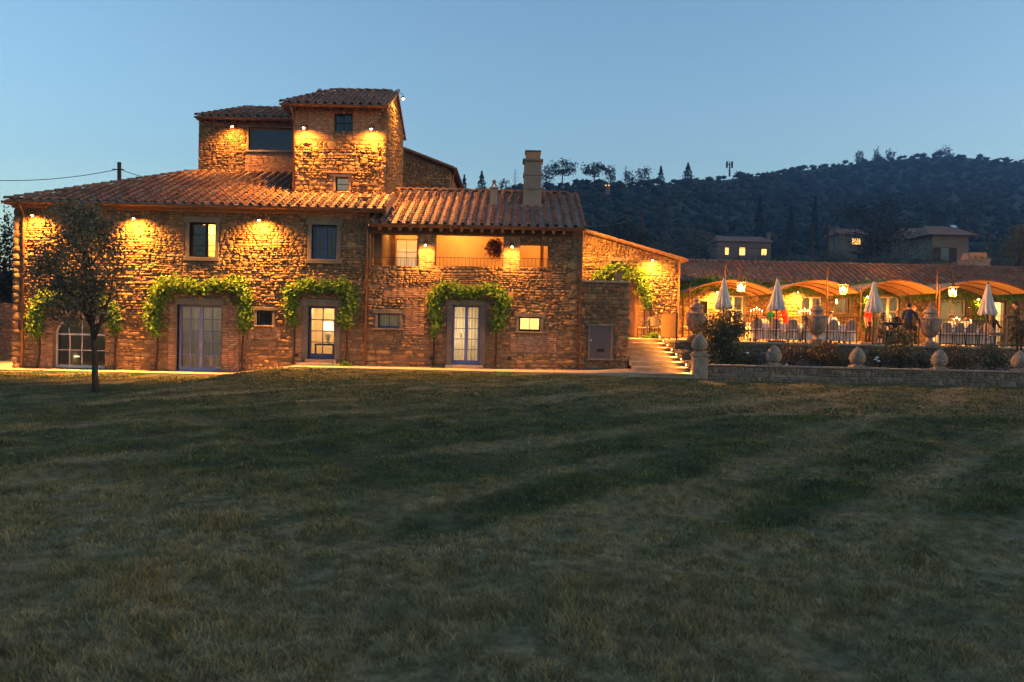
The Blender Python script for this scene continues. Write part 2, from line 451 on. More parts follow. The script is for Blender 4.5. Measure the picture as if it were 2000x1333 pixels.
def lay_stones(fr, x0, x1, z0, z1, holes=(), ok=None, hmin=0.045, hmax=0.115, wmin=0.07, wmax=0.36, dep=(0.022, 0.075), nT=16, warp=0.03, big=0.13, seed=1, ratio=(1.1, 3.4), flat=None):
    """courses of uneven rubble: returns [(template, matrix)]"""
    r = random.Random(seed); out = []; z = z0; busy = []
    g = 0.008
    while z < z1 - 0.02:
        lowz = flat is not None and z < flat; fa = 1.45 if lowz else 1.0
        h = min(r.uniform(hmin, hmax)*fa, z1 - z); h2 = r.uniform(hmin, hmax)*fa
        x = x0; nxt = []
        while x < x1 - 0.03:
            wd = min(max(h * r.uniform(*ratio), wmin), wmax*fa, x1 - x)
            if x1 - (x + wd) < 0.07: wd = x1 - x
            xa, xb = x, x + wd; x = xb
            hh = h
            if any(a < xb - 0.02 and b > xa + 0.02 for a, b in busy):
                for a, b in busy:
                    if a <= xa and b < xb: xa = max(xa, b)
                    elif b >= xb and a > xa: xb = min(xb, a)
                    elif a <= xa and b >= xb: xb = xa
                if xb - xa < 0.06: continue
            elif r.random() < big and z + h + h2 < z1: hh = h + h2; nxt.append((xa, xb))
            skip = False
            for (a, b, c, d) in holes:
                if xa < b and xb > a and z < d and z + hh > c:
                    m = (xa + xb)/2; mz = z + hh/2
                    if a < m < b and c < mz < d: skip = True; break
                    if c < mz < d:
                        if m <= a: xb = min(xb, a)
                        elif m >= b: xa = max(xa, b)
                    elif a - 0.02 < m < b + 0.02:
                        if mz <= c: hh = max(0.04, c - z)
                        else:
                            skip = hh - (d - z) < 0.03
                            if not skip: pass
                    if xb - xa < 0.05: skip = True; break
            if skip: continue
            cx, cz = (xa + xb)/2, z + hh/2
            if ok and not ok(cx, cz): continue
            cz += warp * math.sin(cx*1.7 + seed) * math.cos(cx*0.6 + cz*1.3)
            gg = g + (r.uniform(0.0, 0.03) if lowz else 0)
            M = Matrix.Translation((cx, 0, cz)) @ Matrix.Rotation(r.uniform(-0.1, 0.1), 4, 'Y') @ Matrix.Diagonal((xb - xa - gg, r.uniform(*dep)*(0.5 if lowz else 1), hh - gg, 1))
            if r.random() < 0.5: M = M @ Matrix.Diagonal((-1, 1, 1, 1)) @ Matrix.Rotation(0, 4, 'Y') if False else M
            out.append((r.randrange(nT), fr @ M))
        busy = nxt; z += h
    return out

def quoins(fr, x, side, z0, z1, seed, wa=0.24, wb=0.42):
    """alternating long and short corner stones; side=+1 grows towards +x"""
    r = random.Random(seed); out = []; z = z0; k = 0
    while z < z1 - 0.12:
        h = min(r.uniform(0.16, 0.3), z1 - z); wd = (wa if k % 2 else wb)*r.uniform(0.85, 1.15); c = x + side*wd/2
        out.append((r.randrange(16), fr @ Matrix.Translation((c, 0, z + h/2)) @ Matrix.Diagonal((wd-0.012, r.uniform(0.05, 0.085), h-0.015, 1)))); z += h; k += 1
    return out

def wall_cells(x0, x1, z0, z1, holes):
    """rectangles that fill x0..x1, z0..z1 around the holes"""
    zs = sorted({z0, z1} | {min(max(v, z0), z1) for h in holes for v in h[2:4]})
    out = []
    for a, b in zip(zs, zs[1:]):
        if b - a < 1e-5: continue
        m = (a + b)/2; cuts = sorted((max(h[0], x0), min(h[1], x1)) for h in holes if h[2] < m < h[3])
        x = x0
        for c, d in cuts:
            if c > x: out.append((x, c, a, b))
            x = max(x, d)
        if x < x1: out.append((x, x1, a, b))
    return out

def slope_frame(o, u, v):
    u = Vector(u).normalized(); v = Vector(v).normalized(); n = u.cross(v).normalized()
    return Matrix(((u.x, v.x, n.x, o[0]), (u.y, v.y, n.y, o[1]), (u.z, v.z, n.z, o[2]), (0, 0, 0, 1)))

def lay_tiles(fr, W, L, ok=None, sp=0.33, ex=0.275, seed=1, vmax_extra=0.0):
    r = random.Random(seed); cov = []; pan = []
    nc = max(1, int(round(W/sp))); s = W/nc; nrow = int(L/ex) + 1
    for i in range(nc + 1):
        wob = r.uniform(-0.012, 0.012)
        for j in range(nrow):
            u = i*s; v = j*ex
            if v > L - 0.1: continue
            if not ok or ok(u, v + 0.15):
                M = Matrix.Translation((u + wob + r.uniform(-0.008, 0.008), v + r.uniform(-0.025, 0.02) - 0.06, 0.035 + r.uniform(0, 0.012))) @ Matrix.Rotation(r.uniform(-0.06, 0.06), 4, 'Z')
                cov.append((r.randrange(3), fr @ M))
            if i < nc and (not ok or ok(u + s/2, v + 0.15)):
                M = Matrix.Translation((u + s/2, v + r.uniform(-0.012, 0.012) - 0.03, 0.012)) @ Matrix.Rotation(r.uniform(-0.02, 0.02), 4, 'Z')
                pan.append((0, fr @ M))
    return cov, pan

def ridge_tiles(a, b, r=0.0, seed=1, step=0.34):
    a = Vector(a); b = Vector(b); d = (b - a); n = max(1, int(d.length/step)); d.normalize(); rr = random.Random(seed)
    u = d.cross(Vector((0, 0, 1))).normalized(); up = u.cross(d)
    out = []
    for k in range(n):
        o = a + d*(k*step)
        M = Matrix(((u.x, d.x, up.x, o.x), (u.y, d.y, up.y, o.y), (u.z, d.z, up.z, o.z), (0, 0, 0, 1)))
        out.append((rr.randrange(3), M @ Matrix.Rotation(rr.uniform(-0.04, 0.04), 4, 'Z') @ Matrix.Diagonal((1.15, 1, 1.0, 1))))
    return out

def slab(poly3, th):
    """roof slab: polygon of 3-D points, extruded down by th"""
    n = len(poly3); m = MB()
    V = [tuple(p) for p in poly3] + [(p[0], p[1], p[2]-th) for p in poly3]
    m.add(V, [tuple(range(n)), tuple(range(2*n-1, n-1, -1))] + [(i, i+n, (i+1) % n+n, (i+1) % n) for i in range(n)])
    return m

def pt_in(poly):
    def f(x, y):
        c = False; n = len(poly); j = n-1
        for i in range(n):
            xi, yi = poly[i]; xj, yj = poly[j]
            if (yi > y) != (yj > y) and x < (xj-xi)*(y-yi)/(yj-yi)+xi: c = not c
            j = i
        return c
    return f

# leaves: n quads folded along the middle, spread by a position array
def leaf_mesh(name, pos, size, mat, seed=1, flat=0.0, outward=None, droop=0.3):
    g = np.random.default_rng(seed); n = len(pos)
    sz = size * g.uniform(0.6, 1.35, n)[:, None]
    a = g.normal(size=(n, 3)); a /= np.linalg.norm(a, axis=1)[:, None]
    a[:, 2] -= droop; a /= np.linalg.norm(a, axis=1)[:, None]
    nrm = g.normal(size=(n, 3))
    if outward is not None: nrm = nrm * (1-flat) + np.asarray(outward) * flat * 2
    b = np.cross(nrm, a); b /= np.linalg.norm(b, axis=1)[:, None] + 1e-9
    c = np.cross(a, b)
    V = np.empty((n, 4, 3)); V[:, 0] = pos - a*sz*0.5; V[:, 1] = pos + b*sz*0.36 + c*sz*0.1; V[:, 2] = pos + a*sz*0.5; V[:, 3] = pos - b*sz*0.36 + c*sz*0.1
    F = np.arange(n*4).reshape(n, 4)
    me = raw_mesh(name, V.reshape(-1, 3), F); me.materials.append(mat); return me

def crown_points(g, c, rad, n, clumps=40, spread=0.28, shell=0.55):
    d = g.normal(size=(clumps, 3)); d /= np.linalg.norm(d, axis=1)[:, None]
    rr = (shell + (1-shell)*g.random(clumps)) ** 0.6
    cc = d * rr[:, None] * (1 + g.normal(size=(clumps, 1))*0.12)
    k = g.integers(0, clumps, n)
    p = cc[k] + g.normal(size=(n, 3)) * spread * g.uniform(0.5, 1.2, clumps)[k][:, None]
    return np.asarray(c) + p * np.asarray(rad)

def smooth(x): x = min(max(x, 0), 1); return x*x*(3-2*x)

# ------------------------------------------------------------------ ground and hills
def gz(X, Y):
    z = -0.35 * smooth((-7.6 - X)/2.4) * smooth((Y - 8)/9.0)
    z += -0.06 * smooth((X - 5)/3) * smooth((Y - 15)/8)
    return z

def axis(segs):
    out = []
    for a, b, st in segs:
        n = max(1, int(round((b-a)/st))); out += [a + (b-a)*k/n for k in range(n)]
    return out + [segs[-1][1]]
xs = axis([(-160, -40, 8), (-40, -20, 2), (-20, 20, 0.16), (20, 40, 2), (40, 160, 8)])
ys = axis([(-60, 0, 6), (0, 3, 0.5), (3, 29, 0.16), (29, 46, 1.0), (46, 70, 4)])
g1 = nr.normal(size=(64, 64))
def vnoise(X, Y, f):
    x, y = X*f, Y*f; i, j = np.floor(x).astype(int), np.floor(y).astype(int); u, v = x-i, y-j
    u = u*u*(3-2*u); v = v*v*(3-2*v)
    def at(a, b): return g1[a % 64, b % 64]
    return (at(i, j)*(1-u)+at(i+1, j)*u)*(1-v) + (at(i, j+1)*(1-u)+at(i+1, j+1)*u)*v
GX, GY = np.meshgrid(np.array(xs), np.array(ys))
gzv = np.vectorize(gz)
def ground(X, Y):
    near = np.clip((26.0 - Y)/2.0, 0, 1)
    return gzv(X, Y) + near*(0.026*vnoise(X, Y, 1.3) + 0.018*vnoise(X+9, Y+5, 3.1) + 0.03*vnoise(X+3, Y+1, 0.35))
GZ = ground(GX, GY)
nx, ny = len(xs), len(ys)
idx = np.arange(nx*ny).reshape(ny, nx)
F = np.stack([idx[:-1, :-1], idx[:-1, 1:], idx[1:, 1:], idx[1:, :-1]], -1).reshape(-1, 4)
lawn = link('lawn', raw_mesh('lawn', np.stack([GX, GY, GZ], -1).reshape(-1, 3), F), None, LAWN)
lawn.data.polygons.foreach_set('use_smooth', [True]*len(lawn.data.polygons))
tag(lawn, 'wide mown lawn sloping gently in front of the stone villa', 'lawn', kind='structure')

# hills: a sheet that climbs behind the villa to the skyline
SKY = [(-900, 560), (0, 540), (300, 470), (600, 410), (800, 378), (890, 384), (1000, 370), (1150, 362), (1290, 360), (1400, 352), (1500, 341), (1600, 327), (1700, 315), (1800, 308), (1850, 305), (1930, 311), (2000, 317), (2300, 350), (2900, 450)]
DST = [(-900, 160), (600, 190), (1000, 230), (1300, 280), (1500, 400), (1700, 560), (2000, 600), (2900, 600)]
def interp(T, x):
    return float(np.interp(x, [a for a, b in T], [b for a, b in T]))
PXS = np.arange(-900, 2901, 25.0); RS = np.linspace(0, 1.35, 60)
hillV = np.empty((len(RS), len(PXS), 3))
def hill_point(px, s):
    sk = P(px, interp(SKY, px), 1.0); tx = sk.x; S = sk.z - CAMZ; R = interp(DST, px)
    Y = 44 + (R - 44)*s
    pw = float(np.interp(px, [1300, 1420, 1700], [1.5, 1.45, 1.25]))
    if s <= 1: h = CAMZ + S*R*(s**pw) * (0.92 + 0.08*s) - 1.6*(1-s)
    else: h = CAMZ + S*R - (s-1)*R*0.25
    return (tx*Y, Y, h)
for i, s in enumerate(RS):
    for j, px in enumerate(PXS): hillV[i, j] = hill_point(px, s)
hillV[:, :, 2] += vnoise(hillV[:, :, 0], hillV[:, :, 1], 0.03)*0.8*np.clip(RS, 0, 0.8)[:, None]
m_, n_ = len(RS), len(PXS); idx = np.arange(m_*n_).reshape(m_, n_)
F = np.stack([idx[:-1, :-1], idx[:-1, 1:], idx[1:, 1:], idx[1:, :-1]], -1).reshape(-1, 4)
GROVE = pieces('grove_crowns', [(0.0, (0.022, 0.034, 0.034)), (0.4, (0.038, 0.054, 0.056)), (0.7, (0.016, 0.024, 0.023)), (1.0, (0.05, 0.064, 0.066))], 0.95, 1.5, 1.0, 0.6, 0.05)
HILLM = plain('hill_scrub', (0.03, 0.042, 0.035), 0.95, 0.1, var=0.4, scale=0.08)
hill = link('hill', raw_mesh('hill', hillV.reshape(-1, 3), F), None, HILLM)
tag(hill, 'dark hillside rising behind the villa', 'hill', kind='structure')

# the groves on the slope read as one mass
g = np.random.default_rng(5)
TREES_T = []
for k in range(8):
    bm = bmesh.new(); bmesh.ops.create_icosphere(bm, subdivisions=1, radius=0.42)
    ph = g.uniform(0, 6.28, 6)
    for v in bm.verts:
        c = v.co; f = 1 + 0.16*math.sin(6*c.x+ph[0])*math.sin(7*c.y+ph[1]) + 0.12*math.sin(13*c.z+ph[2])*math.sin(11*c.x+ph[3]) + g.normal()*0.05
        v.co = (c.x*f, c.y*f, 0.5 + c.z*f*0.85)
    if k % 2: bmesh.ops.delete(bm, geom=[v for v in bm.verts if v.co.z < 0.12], context='VERTS')
    bm.verts.index_update(); Vb = np.array([v.co[:] for v in bm.verts]); Fb = np.array([[v.index for v in f.verts] for f in bm.faces]); bm.free()
    p = Vb[g.integers(0, len(Vb), 80)]; p = np.array([0, 0, 0.5]) + (p-np.array([0, 0, 0.5]))*g.uniform(0.95, 1.22, 80)[:, None]; a = g.normal(size=(80, 3)); a /= np.linalg.norm(a, axis=1)[:, None]; b_ = np.cross(a, g.normal(size=(80, 3))); b_ /= np.linalg.norm(b_, axis=1)[:, None]
    s_ = g.uniform(0.05, 0.12, 80)[:, None]
    Vl = np.stack([p-a*s_, p+b_*s_*0.6, p+a*s_], 1).reshape(-1, 3)
    TREES_T.append((np.concatenate([Vb, Vl]), np.concatenate([Fb, np.arange(240).reshape(80, 3)+len(Vb)])))
ins = []
for k in range(6200):
    px = rnd.uniform(780, 2150) if k > 900 else rnd.uniform(-500, 2500)
    s = rnd.random()**0.75*1.02 + 0.03
    row = round(s*46)/46 if rnd.random() < 0.6 else s
    x, y, z = hill_point(px, row); 
    if y < 60: continue
    sz = rnd.choice((rnd.uniform(1.2, 2.2), rnd.uniform(1.8, 3.0), rnd.uniform(2.0, 3.8))) * (0.75 if row > 0.93 and px < 1500 else 1) * (1.0 if y < 250 else 1.25) * (1.6 if rnd.random() < 0.07 else 1)
    if (1380 < px < 1525 and 44 < y < 152) or (1778 < px < 1940 and 44 < y < 124) or (1636 < px < 1695 and 44 < y < 138): continue
    ins.append((rnd.randrange(8), Matrix.Translation((x, y, z - 0.3)) @ Matrix.Rotation(rnd.uniform(0, 6.28), 4, 'Z') @ Matrix.Diagonal((sz*1.15, sz*1.15, sz*0.85, 1))))
V, F = merge(TREES_T, ins)
wood = link('hillside_grove', raw_mesh('hillside_grove', V, F), None, GROVE)
wood.data.polygons.foreach_set('use_smooth', [True]*len(wood.data.polygons))
tag(wood, 'mass of olive trees and scrub covering the dark hillside', 'grove', kind='stuff')

# ------------------------------------------------------------------ building parts
def window(b, rect, Y, cols, rows, fmat, gmat, name='window', bar=0.05, mull=False, mun=0.022, bottom=None, label=None, curt=None, arch=None, rowcuts=None, open_leaf=False):
    x0, x1, z0, z1 = rect; d0, d1 = Y, Y + 0.06; bt = bottom or bar
    m = MB()
    m.box(x0, x0+bar, d0, d1, z0, z1); m.box(x1-bar, x1, d0, d1, z0, z1)
    m.box(x0+bar, x1-bar, d0, d1, z0, z0+bt); m.box(x0+bar, x1-bar, d0, d1, z1-bar, z1)
    xm = (x0+x1)/2
    if mull: m.box(xm-0.06, xm+0.06, d0-0.012, d1, z0+bt, z1-bar)
    wo = m.build(name, fmat, b)
    if label: wo['label'] = label
    spans = [(x0+bar, xm-0.06), (xm+0.06, x1-bar)] if mull else [(x0+bar, x1-bar)]
    per = cols // len(spans)
    za, zb = z0+bt, z1-bar
    cuts = [za + (zb-za)*c for c in (rowcuts or [k/rows for k in range(1, rows)])]
    zl = [za] + cuts + [zb]
    for (a, c) in spans:
        xl = [a + (c-a)*k/per for k in range(per+1)]
        for k in range(1, per): part('muntin', fmat, wo, (xl[k]-mun/2, xl[k]+mun/2, d0+0.008, d1-0.01, za, zb))
        for q in cuts: part('muntin', fmat, wo, (a, c, d0+0.011, d1-0.013, q-mun/2, q+mun/2))
        for i in range(per):
            for j in range(len(zl)-1):
                part('pane', gmat, wo, (xl[i]+mun/2, xl[i+1]-mun/2, d0+0.028, d0+0.034, zl[j]+mun/2, zl[j+1]-mun/2))
    if curt:
        n = 26; V = []; F = []
        for k in range(n):
            x = x0+bar + (x1-x0-2*bar)*k/(n-1); y = d1 + 0.08 + 0.02*math.sin(k*1.9)
            V += [(x, y, za), (x, y, zb)]
        for k in range(n-1): F.append((2*k, 2*k+2, 2*k+3, 2*k+1))
        MB().add(V, F).build('curtain', curt, wo)
    return wo

def surround(b, rect, Y, wj=0.16, hl=0.2, hs=0.12, proud=0.05, sill=True, mat=None, deep=0.25):
    x0, x1, z0, z1 = rect; mat = mat or SURROUND; y0, y1 = Y-proud, Y+deep
    for (n, a) in (('jamb', (x0-wj, x0, y0, y1, z0, z1)), ('jamb', (x1, x1+wj, y0, y1, z0, z1)), ('lintel', (x0-wj-0.06, x1+wj+0.06, y0-0.012, y1, z1, z1+hl))):
        MB().bevbox(*a, 0.012).build(n, mat, b)
    if sill: MB().bevbox(x0-wj-0.05, x1+wj+0.05, y0-0.06, y1, z0-hs, z0, 0.015).build('sill', mat, b)
    return (x0-wj, x1+wj, z0-(hs if sill else 0), z1+hl)

def room(b, rect, Y0, Y1, mat, pad=0.4, light=0.0, lcol=(1.0, 0.72, 0.38), floor=None, lpos=None, size=0.12):
    x0, x1, z0, z1 = rect; x0 -= pad; x1 += pad; z0 = floor if floor is not None else z0 - 0.02; z1 += 0.25
    m = MB()
    V = [(x0,Y0,z0),(x1,Y0,z0),(x1,Y1,z0),(x0,Y1,z0),(x0,Y0,z1),(x1,Y0,z1),(x1,Y1,z1),(x0,Y1,z1)]
    m.add(V, [(0,1,2,3),(4,7,6,5),(1,5,6,2),(2,6,7,3),(3,7,4,0)])
    o = m.build('interior', mat, b)
    if light:
        L = bpy.data.lights.new('room_lamp', 'POINT'); L.energy = light; L.color = lcol; L.shadow_soft_size = size
        lo = bpy.data.objects.new('room_lamp', L); C.objects.link(lo); lo.parent = o
        lo.location = lpos or ((x0+x1)/2, (Y0+Y1)/2, z1-0.35)
    return o

def masonry(b, wallo, fr, x0, x1, z0, z1, holes, seed, limit=300, patches=(), ok=None, meshes=None, **kw):
    mat = STONE if meshes is None else WALLSTONE
    ins = lay_stones(fr, x0, x1, z0, z1, list(holes) + list(patches), ok, seed=seed, **kw)
    bins = []
    for p in patches:
        bins += lay_stones(fr, p[0], p[1], p[2], p[3], holes, ok, 0.06, 0.075, 0.2, 0.3, (0.02, 0.035), 6, 0.0, 0.0, seed+3, (3.0, 4.3))
    return ins, bins

WARM = (1.0, 0.37, 0.046)
YF = 28.4

# ------------------------------------------------------------------ left wing
b = thing('stone_farmhouse', 'two-storey rubble stone farmhouse wing with low tiled roof, left half of the villa', 'house', (-11, YF, -0.3))
xL, xR = P(27, 560, YF).x, P(717, 560, YF).x
zT = P(400, 404, YF).z
H = {}
H['w1'] = RC(370, 435, 421, 503, YF); H['w2'] = RC(609, 440, 658, 507, YF)
H['d2'] = RC(346, 596, 433, 726, YF); H['sw'] = RC(502, 607, 532, 636, YF); H['d3'] = RC(602, 599, 654, 702, YF)
d1 = RC(103, 617, 205, 724, YF); zs = P(150, 652, YF).z; H['d1'] = d1
zg = -0.36
H['d1'] = (d1[0], d1[1], zg, d1[3]); H['d2'] = (*H['d2'][:2], zg, H['d2'][3])
wall = part('wall', MORTAR, b, *[(c[0], c[1], YF, YF+0.5, c[2], c[3]) for c in wall_cells(xL, xR, -0.6, zT, H.values())],
            (xL, xL+0.5, YF+0.5, YF+4.8, -0.6, zT), (xR-0.5, xR, YF+0.5, YF+4.8, -0.6, zT+0.55))
# arch spandrels over the garden door
cx, rx, rz = (d1[0]+d1[1])/2, (d1[1]-d1[0])/2, d1[3]-zs
for s in (-1, 1):
    poly = [(cx + s*rx, d1[3])] + [(cx + s*rx*math.cos(a), zs + rz*math.sin(a)) for a in [PI/2*k/8 for k in range(9)]]
    MB().prism(poly, 'y', YF+0.002, YF+0.48).build('spandrel', MORTAR, b)
for k in range(23):                                      # brick voussoirs
    a = PI*(k+0.5)/23; cA, sA = math.cos(a), math.sin(a)
    M = Matrix.Translation((cx + (rx+0.12)*cA, YF, zs + (rz+0.12)*sA)) @ Matrix.Rotation(-(a), 4, 'Y') @ Matrix.Diagonal((0.24, 0.05, 0.085, 1))
    o = bpy.data.objects.new('brick', BRICK_M[k % 6]); C.objects.link(o); o.parent = b; o.matrix_parent_inverse = Matrix.Translation(b.location).inverted(); o.matrix_basis = M
surr = [surround(b, H['w1'], YF, 0.13, 0.2, 0.14), surround(b, H['w2'], YF, 0.15, 0.22, 0.16), surround(b, H['sw'], YF, 0.1, 0.13, 0.05),
        surround(b, H['d3'], YF, 0.2, 0.25, sill=False), surround(b, H['d2'], YF, 0.01, 0.24, sill=False)]
holes = surr + [H['d1']]
holes[4] = (H['d2'][0]-0.22, H['d2'][1]+0.22, H['d2'][3], H['d2'][3]+0.24)
holes += [H['d2']]
pt = [(H['d2'][0]-0.32, H['d2'][0], zg, H['d2'][3]), (H['d2'][1], H['d2'][1]+0.62, zg, H['d2'][3]), (H['d3'][0]-0.5, H['d3'][0]-0.2, -0.1, H['d3'][3]),
      (H['w2'][0]-0.4, H['w2'][1]+0.55, H['w2'][3]+0.22, H['w2'][3]+0.5), (d1[0]-0.5, d1[0], zg, zs), (H['sw'][0]-0.3, H['sw'][1]+0.3, H['sw'][2]-0.5, H['sw'][2]-0.05)]
def arch_ok(x, z):
    return not (((x-cx)/(rx+0.22))**2 + ((z-zs)/(rz+0.22))**2 < 1 and z > zs - 0.05)
fr = frame((0, YF, 0), (1, 0, 0), (0, -1, 0))
holes.append((xL-0.1, xL+0.27, -1, 9))
ins, bins = masonry(b, wall, fr, xL-0.02, xR, -0.45, zT, holes, 21, patches=pt, ok=arch_ok, flat=1.3)
ins += quoins(fr, xL-0.03, 1, -0.4, zT-0.2, 5)
scatter('stone', STONE_T, STONE_M, ins, STONE, wall)
scatter('brick', BRICK_T, BRICK_M, bins, BRICK, wall, 150)
# windows and doors
r = H['w1']; xm = r[0] + (r[1]-r[0])*0.6
window(b, (xm, r[1], r[2], r[3]), YF+0.16, 1, 4, DARKWOOD, GLASS, rowcuts=(0.17, 0.34, 0.67), label='lit casement leaf glowing yellow')
window(b, (r[0], xm, r[2], r[3]), YF+0.15, 1, 4, DARKWOOD, DARKGLASS, rowcuts=(0.17, 0.34, 0.67), curt=DARKWOOD, label='shuttered casement leaf')
room(b, (xm-0.3, r[1]+0.3, r[2], r[3]), YF+0.5, YF+2.2, ROOM, 0.0, 85, (1.0, 0.45, 0.07))
window(b, H['w2'], YF+0.16, 4, 3, DEEPBLUE, DARKGLASS, bar=0.09, mull=True, rowcuts=(0.28, 0.62), label='deep blue casement window with dark panes')
room(b, H['w2'], YF+0.5, YF+2.5, ROOM, 0.3)
window(b, H['sw'], YF+0.16, 1, 1, DEEPBLUE, DARKGLASS, bar=0.05); room(b, H['sw'], YF+0.5, YF+1.5, ROOM, 0.2)
r = (H['d2'][0], H['d2'][1], -0.3, H['d2'][3])
window(b, r, YF+0.16, 4, 5, BLUE, GLASS, 'door', 0.09, True, 0.035, 0.16, 'lavender blue double door with curtained panes', SHEER)
room(b, r, YF+0.5, YF+3, ROOM, 0.4, 5, (1.0, 0.85, 0.7))
part('threshold', PAVE, b, (H['d2'][0]-0.05, H['d2'][1]+0.05, YF-0.08, YF+0.5, -0.45, -0.3))
r = (H['d3'][0], H['d3'][1], H['d3'][2], H['d3'][3])
window(b, r, YF+0.16, 2, 4, DEEPBLUE, GLASS, 'door', 0.07, False, 0.03, 0.2, 'narrow glazed door showing a lamp inside')
ri = room(b, r, YF+0.5, YF+3.2, ROOM, 0.5, 34, lpos=(r[0]+0.3, YF+1.8, r[3]-0.1))
m = MB(); 
for px_, py_ in ((0.62, 0.46),):
    lx = P(641, 650, YF+1.3).x; lz = P(641, 672, YF+1.3).z
part('interior_table', DARKWOOD, b, (lx-0.45, lx+0.3, YF+1.05, YF+1.6, lz-0.06, lz), (lx-0.43, lx-0.38, YF+1.07, YF+1.12, r[2], lz-0.06), (lx+0.22, lx+0.27, YF+1.07, YF+1.12, r[2], lz-0.06))
lo = MB().lathe([(0.1, 0), (0.1, 0.02), (0.03, 0.06), (0.09, 0.2), (0.11, 0.3), (0.06, 0.4), (0.02, 0.44), (0.02, 0.52)], 16, (lx, YF+1.3, lz)).build('interior_lamp', LINEN, b, True)
MB().lathe([(0.21, 0.5), (0.2, 0.52), (0.17, 0.84), (0.165, 0.84)], 20, (lx, YF+1.3, lz)).build('lamp_shade', LAMPSHADE, lo, True)
part('step', PAVE, b, (H['d3'][0]-0.28, H['d3'][1]+0.12, YF-0.5, YF+0.02, -0.05, 0.12), (H['d3'][0]-0.05, H['d3'][1]+0.05, YF-0.2, YF+0.3, 0.12, H['d3'][2]))
# arched garden door
r = (d1[0], d1[1], -0.28, zs)
wo = window(b, r, YF+0.2, 4, 2, LILAC, GLASS, 'door', 0.06, False, 0.03, 0.1, 'pale arched garden door with many panes')
m = MB(); N = 14
for k in range(N):
    a, c = PI*k/N, PI*(k+1)/N
    q = [(cx+(rx)*math.cos(a), zs+(rz)*math.sin(a)), (cx+(rx)*math.cos(c), zs+(rz)*math.sin(c)), (cx+(rx-0.07)*math.cos(c), zs+(rz-0.07)*math.sin(c)), (cx+(rx-0.07)*math.cos(a), zs+(rz-0.07)*math.sin(a))]
    m.prism(q[::-1], 'y', YF+0.2, YF+0.26)
m.build('arch_frame', LILAC, wo)
for k in (1, 2, 3):
    x = d1[0] + (d1[1]-d1[0])*k/4; zz = zs + rz*math.sqrt(max(0, 1-((x-cx)/rx)**2)) - 0.05
    part('muntin', LILAC, wo, (x-0.015, x+0.015, YF+0.21, YF+0.25, zs, zz))
MB().prism([(cx+(rx-0.05)*math.cos(PI*k/N), zs+(rz-0.05)*math.sin(PI*k/N)) for k in range(N+1)], 'y', YF+0.225, YF+0.231).build('pane', GLASS, wo)
room(b, (d1[0], d1[1], -0.3, d1[3]), YF+0.5, YF+5.0, ROOM, 0.3, 9.0, lpos=(cx, YF+4, 1.9))
for k, (px_, py_) in enumerate(((113, 692), (141, 699), (150, 696))):  # glowing discs stand in for lamp reflections in the door panes
    p = P(px_, py_, YF+2.0); MB().lathe([(0.02, -0.04), (0.1, -0.03), (0.1, 0.0), (0.02, 0.02)], 12, p).build('interior_lamp', LAMPSHADE, b)
# roof
s = 0.4; Ye = 27.95; zE = P(400, 402, Ye).z
XL, XR = P(9, 392, Ye).x, P(750, 405, Ye).x
XT0, XT1 = P(574, 300, 30.0).x, P(756, 300, 30.0).x
XA = P(388, 340, 33.3).x
dl = math.hypot(1, s)
plan = [(XL, Ye), (XR, Ye), (XR, 30.0), (XT0, 30.0), (XT0, 33.35), (XA, 33.35)]
def zr(y): return zE + s*(y-Ye)
roof = slab([(x, y, zr(y)) for x, y in plan], 0.1).build('roof', SOFFIT, b)
slab([(XL, Ye, zE-0.004), (XA, 33.35, zr(33.35)-0.004), (XA-0.2, 38, zE-0.5), (XL, 38, zE-0.004)], 0.1).build('hip_slope', TILE, roof)
inside = pt_in([(p[0]-0.05 if i in (0,) else p[0]+0.02, p[1]-0.1 if p[1] == Ye else p[1]) for i, p in enumerate(plan)])
fr = slope_frame((XL, Ye, zE), (1, 0, 0), (0, 1, s))
cov, pan = lay_tiles(fr, XR-XL, 5.4*dl, lambda u, v: inside(XL+u, Ye+v/dl), seed=4)
cov += ridge_tiles((XL, Ye, zE+0.06), (XA, 33.3, zr(33.3)+0.06), seed=3)
scatter('roof_tile', COVER_T, COVER_M, cov, TILE, roof); scatter('pan_tile', PAN_T, PAN_M, pan, PAN, roof)
part('verge_board', SOFFIT, roof, (XR+0.02, XR+0.07, Ye, Ye+0.01, zE-0.2, zE))
MB().prism([(Ye, zE-0.22), (30.0, zr(30)-0.22), (30.0, zr(30)+0.1), (Ye, zE+0.1)], 'x', XR+0.003, XR+0.06).build('verge_course', SOFFIT, roof)
def gutter(b, x0, x1, y, z, mat=None, r=0.07):
    m = MB(); n = 8
    arc = [(y + r*math.cos(PI + PI*k/n), z + r*math.sin(PI + PI*k/n)) for k in range(n+1)]
    arc2 = [(y + (r-0.012)*math.cos(2*PI - PI*k/n), z + (r-0.012)*math.sin(2*PI - PI*k/n)) for k in range(n+1)]
    m.prism(arc + arc2, 'x', x0, x1); return m.build('gutter', mat or COPPER, b)
def downpipe(b, px, py0, py1, Y, z1=None, elbow=0.45):
    a = P(px, py0, Y); x = a.x
    zb_ = P(px, py1, Y).z if z1 is None else z1
    m = MB().tube([(x, Y-0.4-0.12, a.z+0.12), (x, Y-0.3, a.z-0.02), (x, Y-0.12, a.z-0.25), (x, Y-0.1, a.z-0.45), (x, Y-0.1, zb_)], 0.045, 8)
    o = m.build('downpipe', COPPER, b, True)
    k = a.z-0.8
    while k > zb_+0.2:
        MB().tube([(x, Y-0.1, k), (x, Y-0.1, k+0.04)], 0.055, 8).build('pipe_clip', COPPER, o); k -= 1.6
gutter(b, XL-0.05, XR+0.05, Ye-0.08, zE+0.0)
